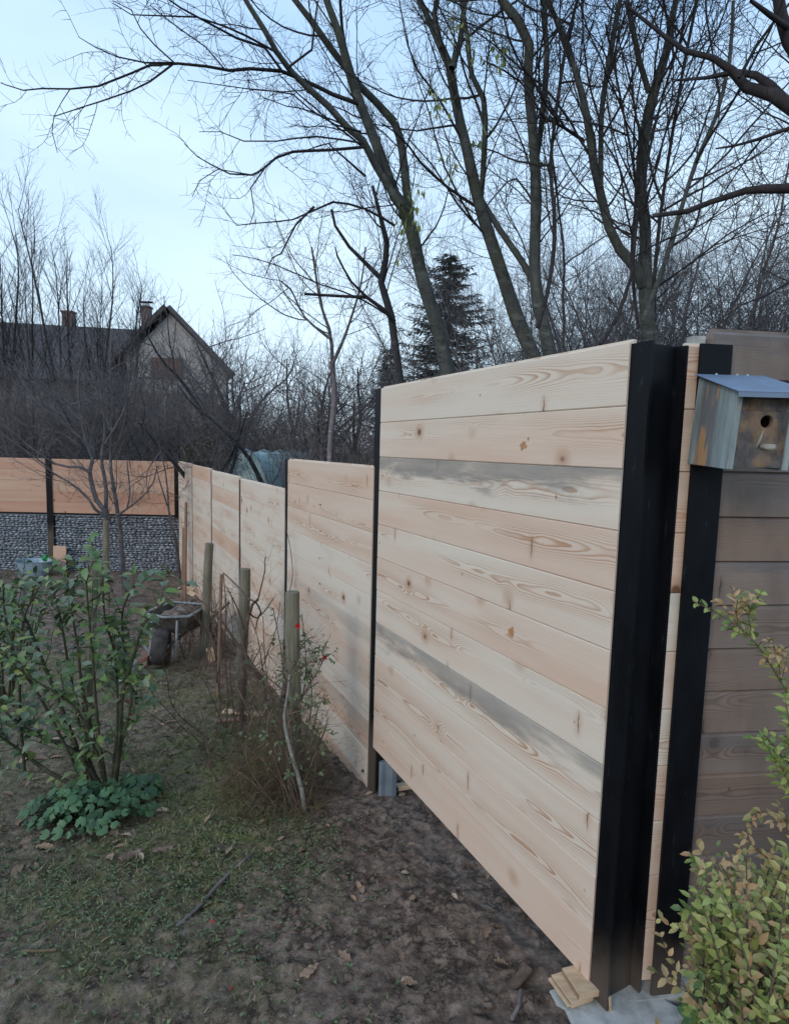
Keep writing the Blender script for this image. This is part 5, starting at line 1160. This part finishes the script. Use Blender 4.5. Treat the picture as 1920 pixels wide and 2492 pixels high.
for k in range(34):
    x = r.uniform(500, 720); Yk = r.uniform(3.3, 4.6); b_ = gnd(x, 1246 + F*1.95/Yk*.78); b_ = Vector((b_.x, b_.y, g(b_.x, b_.y)))
    if N1.dot(b_) > D1-.1: continue
    pts, rr = shoot(r, b_, Vector((r.gauss(0, .5), r.gauss(0, .3), 1)), r.uniform(.35, 1.0), .0045, .07, .15, .0, .05); sm_.tube(pts, rr, 4, cap=False); ramify(sm_, r, pts, rr, 0, [(.08, .5, 1.3, .1, .35, .002, .2, .03, .08, .05, 3)], .15)

sm_.build('stems', M['stem_dry'], vn, smooth=True)
# climbing shoot on the post of the second panel
mb = MB(); pts, rr = trace([(705, 1700), (697, 1600), (700, 1470), (712, 1400), (706, 1330), (697, 1290), (694, 1250)], 4.55, 4.62, 2.5, 2, .06); mb.tube(pts, rr, 4); o = mb.build('climbing_shoot', M['stem_dry'], smooth=True); tag(o, 'single thin dark shoot climbing the third black post', 'vine'); recentre(o)
# small dry shrub behind the wheelbarrow by the stakes
r = random.Random(65); b = gnd(480, 1560); ds = empty('dry_shrub', b, 'low dry brush between the wheelbarrow and the fence', 'shrub'); sm_ = MB()
for k in range(60):
    p = b + Vector((r.uniform(-.25, .6), r.uniform(-1.3, 1.2), 0)); p.x = min(p.x, (D1-.12-N1.y*p.y)/N1.x); p.z = g(p.x, p.y); pts, rr = shoot(r, p, Vector((r.uniform(-.5, .5), r.uniform(-.4, .4), 1)), r.uniform(.35, .8), .005, .07, .2, -.02, .05)
    sm_.tube(pts, rr, 4, cap=False); ramify(sm_, r, pts, rr, 0, [(.09, .5, 1.2, .08, .25, .0018, .2, 0, .06, .05, 3)], .1)
sm_.build('stems', M['stem_dry'], ds, smooth=True)
# dry grass and stalk tussock at the foot of the red rose
r = random.Random(66); b = gnd(660, 1960); tg = MB()
for k in range(1500):
    a = r.uniform(0, 6.28); q = r.random()**.7; p = Vector((b.x+.02+math.cos(a)*q*.36, b.y+.24+math.sin(a)*q*.55, 0)); 
    if N1.dot(p) > D1-.1: continue
    p.z = gz(p.x, p.y); ln = r.choice((.07, .12, .2, .32))*r.uniform(.7, 1.3)*(1-.4*q)*(1+.5*mn.noise(p*6)); d = Vector((r.gauss(0, .55), r.gauss(0, .55), 1)).normalized(); d2 = (d + Vector((r.uniform(-.6, .6), r.uniform(-.5, .4), -.5))).normalized()
    pts = [p, p+d*ln*.5, p+d*ln*.5+d2*ln*.5]; tg.tube(pts, [.0013, .0011, .0005], 3, (0, 0, r.random()), False)
o = tg.build('dry_grass', M['straw'], smooth=True); tag(o, kind='stuff')
# ---- privet at the right
r = random.Random(67); PB = Vector((.95, 1.22, g(.95, 1.22))); pv = empty('privet_shrub', PB, 'yellow green privet shrub with pinkish leaf tips at the lower right corner', 'shrub'); sm_ = MB(); lm = MB()
def privet_leaves(pts, rr, start=.3, ln=.028, gap=.017, t0=0, t1=1):
    tot = sum((pts[i+1]-pts[i]).length for i in range(len(pts)-1)); s = tot*start; acc = 0; i = 0; k = r.randrange(4)
    while s < tot:
        while i < len(pts)-2 and acc+(pts[i+1]-pts[i]).length < s: acc += (pts[i+1]-pts[i]).length; i += 1
        e = pts[i+1]-pts[i]; p = pts[i]+e*min(1, (s-acc)/max(e.length, 1e-6)); d = e.normalized(); q = d.orthogonal().normalized(); q = (q*math.cos(k*1.57)+d.cross(q)*math.sin(k*1.57)); k += 1
        for sg in (1, -1):
            if r.random() < .12: continue
            dd = (q*sg + d*r.uniform(.4, 1.2) + Vector((0, 0, r.uniform(-.35, .25)))).normalized()
            leaf(lm, p, dd, Vector((r.uniform(-.5, .5), -.6+r.uniform(-.5, .5), 1)), ln*r.uniform(.6, 1.2), ln*.52*r.uniform(.8, 1.2), (0, 0, r.uniform(t0, t1)), .16, .15)
        s += gap*r.uniform(.7, 1.3)
def outline(x):       # upper edge of the leafy mass in photo pixels
    return float(np.interp(x, [1610, 1640, 1680, 1730, 1780, 1830, 1880, 1930, 2000], [2330, 2210, 2150, 2110, 2080, 2050, 2040, 2020, 2000]))
for k in range(80):
    x = r.uniform(1640, 2060); tb_ = r.choice((0, .12, .2, .3, .3, .45, .62, .72)); y = outline(x) + abs(r.gauss(0, 1))*170 + 10
    Y = r.uniform(1.1, 1.55); tp_ = at(x, min(y, 2640), Y); b0 = PB + Vector((r.uniform(-.12, .12), r.uniform(-.1, .12), 0))
    mid = b0.lerp(tp_, .55) + Vector((r.uniform(-.05, .05), r.uniform(-.06, .06), .05))
    if x < 1700: mid.x = max(mid.x, tp_.x+.05)
    pts, rr = smooth_path([(b0, .0035), (mid, .0028), (tp_, .0012)], .03); sm_.tube(pts, rr, 4, cap=False); privet_leaves(pts, rr, .66, r.uniform(.022, .034), .02, tb_, tb_+.28)
    for _ in range(3):
        j = r.randrange(len(pts)//2, len(pts)-1); cp, cr = shoot(r, pts[j], (pts[j+1]-pts[j]).normalized()+rvec(r)*.9, r.uniform(.05, .13), .0012, .02, .12, .02); sm_.tube(cp, cr, 3, cap=False); privet_leaves(cp, cr, .15, r.uniform(.018, .034), .019, tb_, tb_+.28)
ARCH = [([(2080, 2500), (2040, 2100), (1960, 1780), (1900, 1660), (1850, 1580), (1800, 1525), (1745, 1492), (1686, 1463)], 1.35, 1.4, 7, 3, .45), ([(1835, 1560), (1820, 1500), (1835, 1462)], 1.4, 1.4, 3, 2, .1), ([(1800, 1525), (1790, 1490), (1795, 1460)], 1.4, 1.38, 3, 2, .1), ([(1900, 1660), (1890, 1590), (1870, 1560)], 1.38, 1.36, 3, 2, .1), ([(2050, 2300), (1980, 2000), (1930, 1800), (1910, 1700)], 1.3, 1.3, 6, 3, .5),
        ([(2050, 2300), (1990, 1950), (1900, 1840), (1860, 1790), (1840, 1796)], 1.32, 1.36, 6, 3, .5), ([(2000, 2100), (1960, 1900), (1920, 1800), (1925, 1740)], 1.3, 1.3, 5, 3, .3), ([(2050, 2300), (1960, 2050), (1900, 1990), (1850, 1975), (1828, 1985)], 1.3, 1.34, 5, 3, .55), ([(1980, 2050), (1930, 1930), (1895, 1860), (1880, 1840)], 1.3, 1.3, 5, 3, .3), ([(2050, 2400), (1960, 2200), (1880, 2100), (1820, 2060), (1790, 2068)], 1.28, 1.33, 5, 3, .5)]
for st, Y0, Y1, w0, w1, s0_ in ARCH:
    pts, rr = trace(st, Y0, Y1, w0, w1, .03, .02, r); sm_.tube(pts, rr, 5, cap=False); tb_ = r.choice((.1, .5, .6, .68)) if st[0][1] < 2450 else .05; privet_leaves(pts, rr, s0_, .024, .015, tb_, tb_+.3)
    for _ in range(5):
        j = r.randrange(int(len(pts)*s0_), len(pts)-1); cp, cr = shoot(r, pts[j], (pts[j+1]-pts[j]).normalized()+rvec(r)*.8, r.uniform(.03, .09), .0011, .02, .12, .02); sm_.tube(cp, cr, 3, cap=False); privet_leaves(cp, cr, .1, .022, .013, tb_, tb_+.32)
sm_.build('stems', M['stem_dry'], pv, smooth=True); lm.build('leaves', M['leaf_privet'], pv, tone=True, smooth=True)

# ================================================================ GROUND COVER
r = random.Random(81)
def in_bounds(p):
    """garden side of the fence and clear of the footing"""
    return N1.x*p.x + N1.y*p.y < D1-.03 and not (p.x > .45 and p.y > 1.5 and p.y < 2.05)
gb_ = MB(); wd_ = MB(); cl = MB()
for k in range(60000):
    y = 1.05 + 8.2*r.random()**2.1; x = r.uniform(-.72*y-.1, .45*y); p = Vector((x, y, 0))
    if not in_bounds(p): continue
    m = moss_at(x, y)
    if r.random() > m**1.6*1.1 + .012: continue
    p.z = gz(x, y); ln = r.uniform(.008, .034)*(1+.12*y)*(.5+m*.7); d = Vector((r.uniform(-1, 1), r.uniform(-1, 1), r.uniform(.25, 1.1))).normalized(); s = Vector((r.uniform(-1, 1), r.uniform(-1, 1), 0)).normalized()*(.0013+.0006*y)
    n = len(gb_.v); q = p+d*ln*.55; gb_.v += [p-s, p+s, q+s*.6, q-s*.6, p+d*ln+Vector((0, 0, -ln*.25))]; tn = (0, 0, r.random()); gb_.face((n, n+1, n+2, n+3), None, tn); gb_.face((n+3, n+2, n+4), None, tn)
gr = gb_.build('grass', M['grass'], tone=True); tag(gr, 'short sparse grass and moss growing in the muddy soil', kind='stuff')
for k in range(9000):
    y = 1.3 + 3.2*r.random()**1.5; x = r.uniform(-.72*y, .05*y); p = Vector((x, y, 0)); m = moss_at(x, y)
    w = max(0, 1-math.hypot((x+1.1)/1.1, (y-2.35)/.6)) + max(0, 1-math.hypot((x+.55)/.45, (y-2.75)/.5))*1.2 + .05
    if not in_bounds(p) or r.random() > w*1.3: continue
    p.z = gz(x, y)+.002
    for _ in range(3): leaf(wd_, p, Vector((r.uniform(-1, 1), r.uniform(-1, 1), r.uniform(.1, .8))), Vector((0, 0, 1)), r.uniform(.008, .022), r.uniform(.006, .014), (0, 0, r.random()), .15, .2, False)
o = wd_.build('ground_weeds', M['leaf_weed'], tone=True); tag(o, 'tiny green weeds spreading over the soil', kind='stuff')
ico = [(0, 0, 1), (.89, 0, .45), (.28, .85, .45), (-.72, .53, .45), (-.72, -.53, .45), (.28, -.85, .45), (.72, .53, -.45), (-.28, .85, -.45), (-.89, 0, -.45), (-.28, -.85, -.45), (.72, -.53, -.45), (0, 0, -1)]
icf = [(0, 1, 2), (0, 2, 3), (0, 3, 4), (0, 4, 5), (0, 5, 1), (1, 6, 2), (2, 6, 7), (2, 7, 3), (3, 7, 8), (3, 8, 4), (4, 8, 9), (4, 9, 5), (5, 9, 10), (5, 10, 1), (1, 10, 6), (11, 7, 6), (11, 8, 7), (11, 9, 8), (11, 10, 9), (11, 6, 10)]
for k in range(7000):
    y = 1.1 + 8*r.random()**1.9; x = r.uniform(-.72*y, .45*y); p = Vector((x, y, 0))
    if not in_bounds(p) or r.random() < moss_at(x, y)*1.1: continue
    s = r.choice((.003, .004, .005, .006, .009, .014))*r.uniform(.7, 1.2)*(1+.08*y); p.z = gz(x, y)+s*.1; n = len(cl.v)
    sq_ = (r.uniform(.8, 1.6), r.uniform(.7, 1.3), r.uniform(.4, .8)); 
    for v in ico: kk = r.uniform(.7, 1.25)*s; cl.v.append(p + Vector((v[0]*sq_[0]*kk, v[1]*sq_[1]*kk, v[2]*sq_[2]*kk)))
    for f in icf: cl.face(tuple(n+i for i in f))
o = cl.build('soil_clods', M['soil']); tag(o, 'crumbs and clods of dark soil', kind='stuff')
# fallen leaves: each one an object
def dead_leaf_mesh(seed, lobes):
    r = random.Random(seed); mb = MB(); K = 18; tn = (0, 0, r.random()); L_ = .05; cu = r.uniform(.25, .7)
    for row in range(3):
        for i in range(K+1):
            t = i/K; x = (t-.5)*2*L_; w = L_*.42*math.sin(math.pi*min(1, t*1.02))**.7*(1 + (.33*math.sin(t*math.pi*7) if lobes else .06*math.sin(t*20)))
            y = (row-1)*w; z = abs(y)*cu*.9 + .012*math.sin(t*3.1)*cu + .003*math.sin(i*1.7+row*2); mb.v.append(Vector((x, y, z)))
    for row in range(2):
        for i in range(K): a = row*(K+1)+i; mb.face((a, a+1, a+K+2, a+K+1), None, tn)
    mb.tube([Vector((-L_, 0, .002)), Vector((-L_*1.5, .006, .004))], [.0012, .0008], 4, tn)
    return mb
lm_ = [dead_leaf_mesh(90+i, i % 2 == 0) for i in range(6)]
protos = []
def put_leaf(i, px, py, size, label, group=None, rot=None, ang=None, mat=None):
    p = gnd(px, py); p.z = gz(p.x, p.y)+.004
    if i >= len(protos) or protos[i] is None: pass
    mb = lm_[i]; key = (i, mat)
    if key not in LEAFM: o = mb.build('fallen_leaf', M[mat or 'leaf_dead'], tone=True, smooth=True); LEAFM[key] = o
    else: o = LEAFM[key].copy(); COL.objects.link(o)
    o.location = p; o.scale = (size/.1,)*3; o.rotation_euler = (r.uniform(-.35, .35), r.uniform(-.3, .3), r.uniform(0, 6.28) if ang is None else ang)
    for kk in ('label', 'category', 'group'):
        if kk in o: del o[kk]
    return tag(o, label, 'leaf', group)
LEAFM = {}
put_leaf(1, 750, 2375, .10, 'large tan pointed leaf lying alone on the mud at the lower middle', ang=.9)
put_leaf(3, 768, 2340, .03, 'small yellow leaf just above the large tan leaf', ang=.9)
put_leaf(2, 652, 2072, .06, 'orange lobed leaf at the edge of the weeds in the middle', ang=.3)
put_leaf(4, 880, 2195, .045, 'crinkled pale leaf on the bare mud under the nearest panel', ang=.5)
put_leaf(0, 978, 1940, .06, 'pale oak leaf leaning by the small wedge under the panel')
put_leaf(0, 1003, 2190, .05, 'oak leaf beside a green scrap on the mud')
put_leaf(2, 1185, 2280, .07, 'curled oak leaf near the right side of the bare mud')
put_leaf(5, 985, 2125, .04, 'small red brown leaf on the mud below the panel edge')
put_leaf(1, 68, 2050, .09, 'large reddish leaf left of the broad leaved clump', ang=1.2)
put_leaf(3, 110, 2065, .10, 'large pinkish curled leaf under the broad leaved clump', ang=.1)
put_leaf(5, 78, 2000, .08, 'upright tan leaf above the pinkish curled one')
put_leaf(1, 66, 1910, .06, 'tan leaf at the far left above the clump')
put_leaf(3, 20, 1935, .07, 'orange brown leaf by the left edge')
for k in range(74):
    if k < 46: x, y = r.uniform(-20, 480), r.uniform(1700, 2120)
    elif k < 62: x, y = r.uniform(480, 900), r.uniform(1700, 2200)
    else: x, y = r.uniform(800, 1250), r.uniform(2050, 2440)
    put_leaf(r.randrange(6), x, y, r.uniform(.045, .095) if k < 46 else r.uniform(.035, .065), ['withered leaf scattered around the big rose bush', 'withered leaf scattered around the red rose', 'small withered leaf scattered on the bare mud'][0 if k < 46 else 1 if k < 62 else 2], ['fallen leaves around the big rose bush', 'fallen leaves around the red rose', 'fallen leaves on the bare mud'][0 if k < 46 else 1 if k < 62 else 2])
put_leaf(2, 1020, 2182, .02, 'tiny bright green scrap of leaf on the mud', mat='leaf_weed')
put_leaf(4, 562, 2407, .018, 'small red petal on the mud near the bottom', mat='petal'); put_leaf(4, 516, 2252, .02, 'dull red petal at the end of the long dark stick', mat='petal'); put_leaf(4, 759, 1968, .02, 'red petal below the red rose', mat='petal')
for (px, py, lb) in ((478, 2440-150, 'small pale stone near the long dark stick'), (940, 2175, 'pale pebble left of the oak leaf on the mud'), (1085, 2315, 'pale pebble at the right of the bare mud'), (936, 2215, 'pale pebble in the middle of the bare mud')):
    p = gnd(px, py); p.z = gz(p.x, p.y)+.002; mb = MB()
    for v in ico: mb.v.append(p + Vector(v)*.006*r.uniform(.8, 1.2))
    for f in icf: mb.face(f)
    o = mb.build('pebble', M['stake'], smooth=True); tag(o, lb, 'pebble', 'pale pebbles on the mud'); recentre(o)
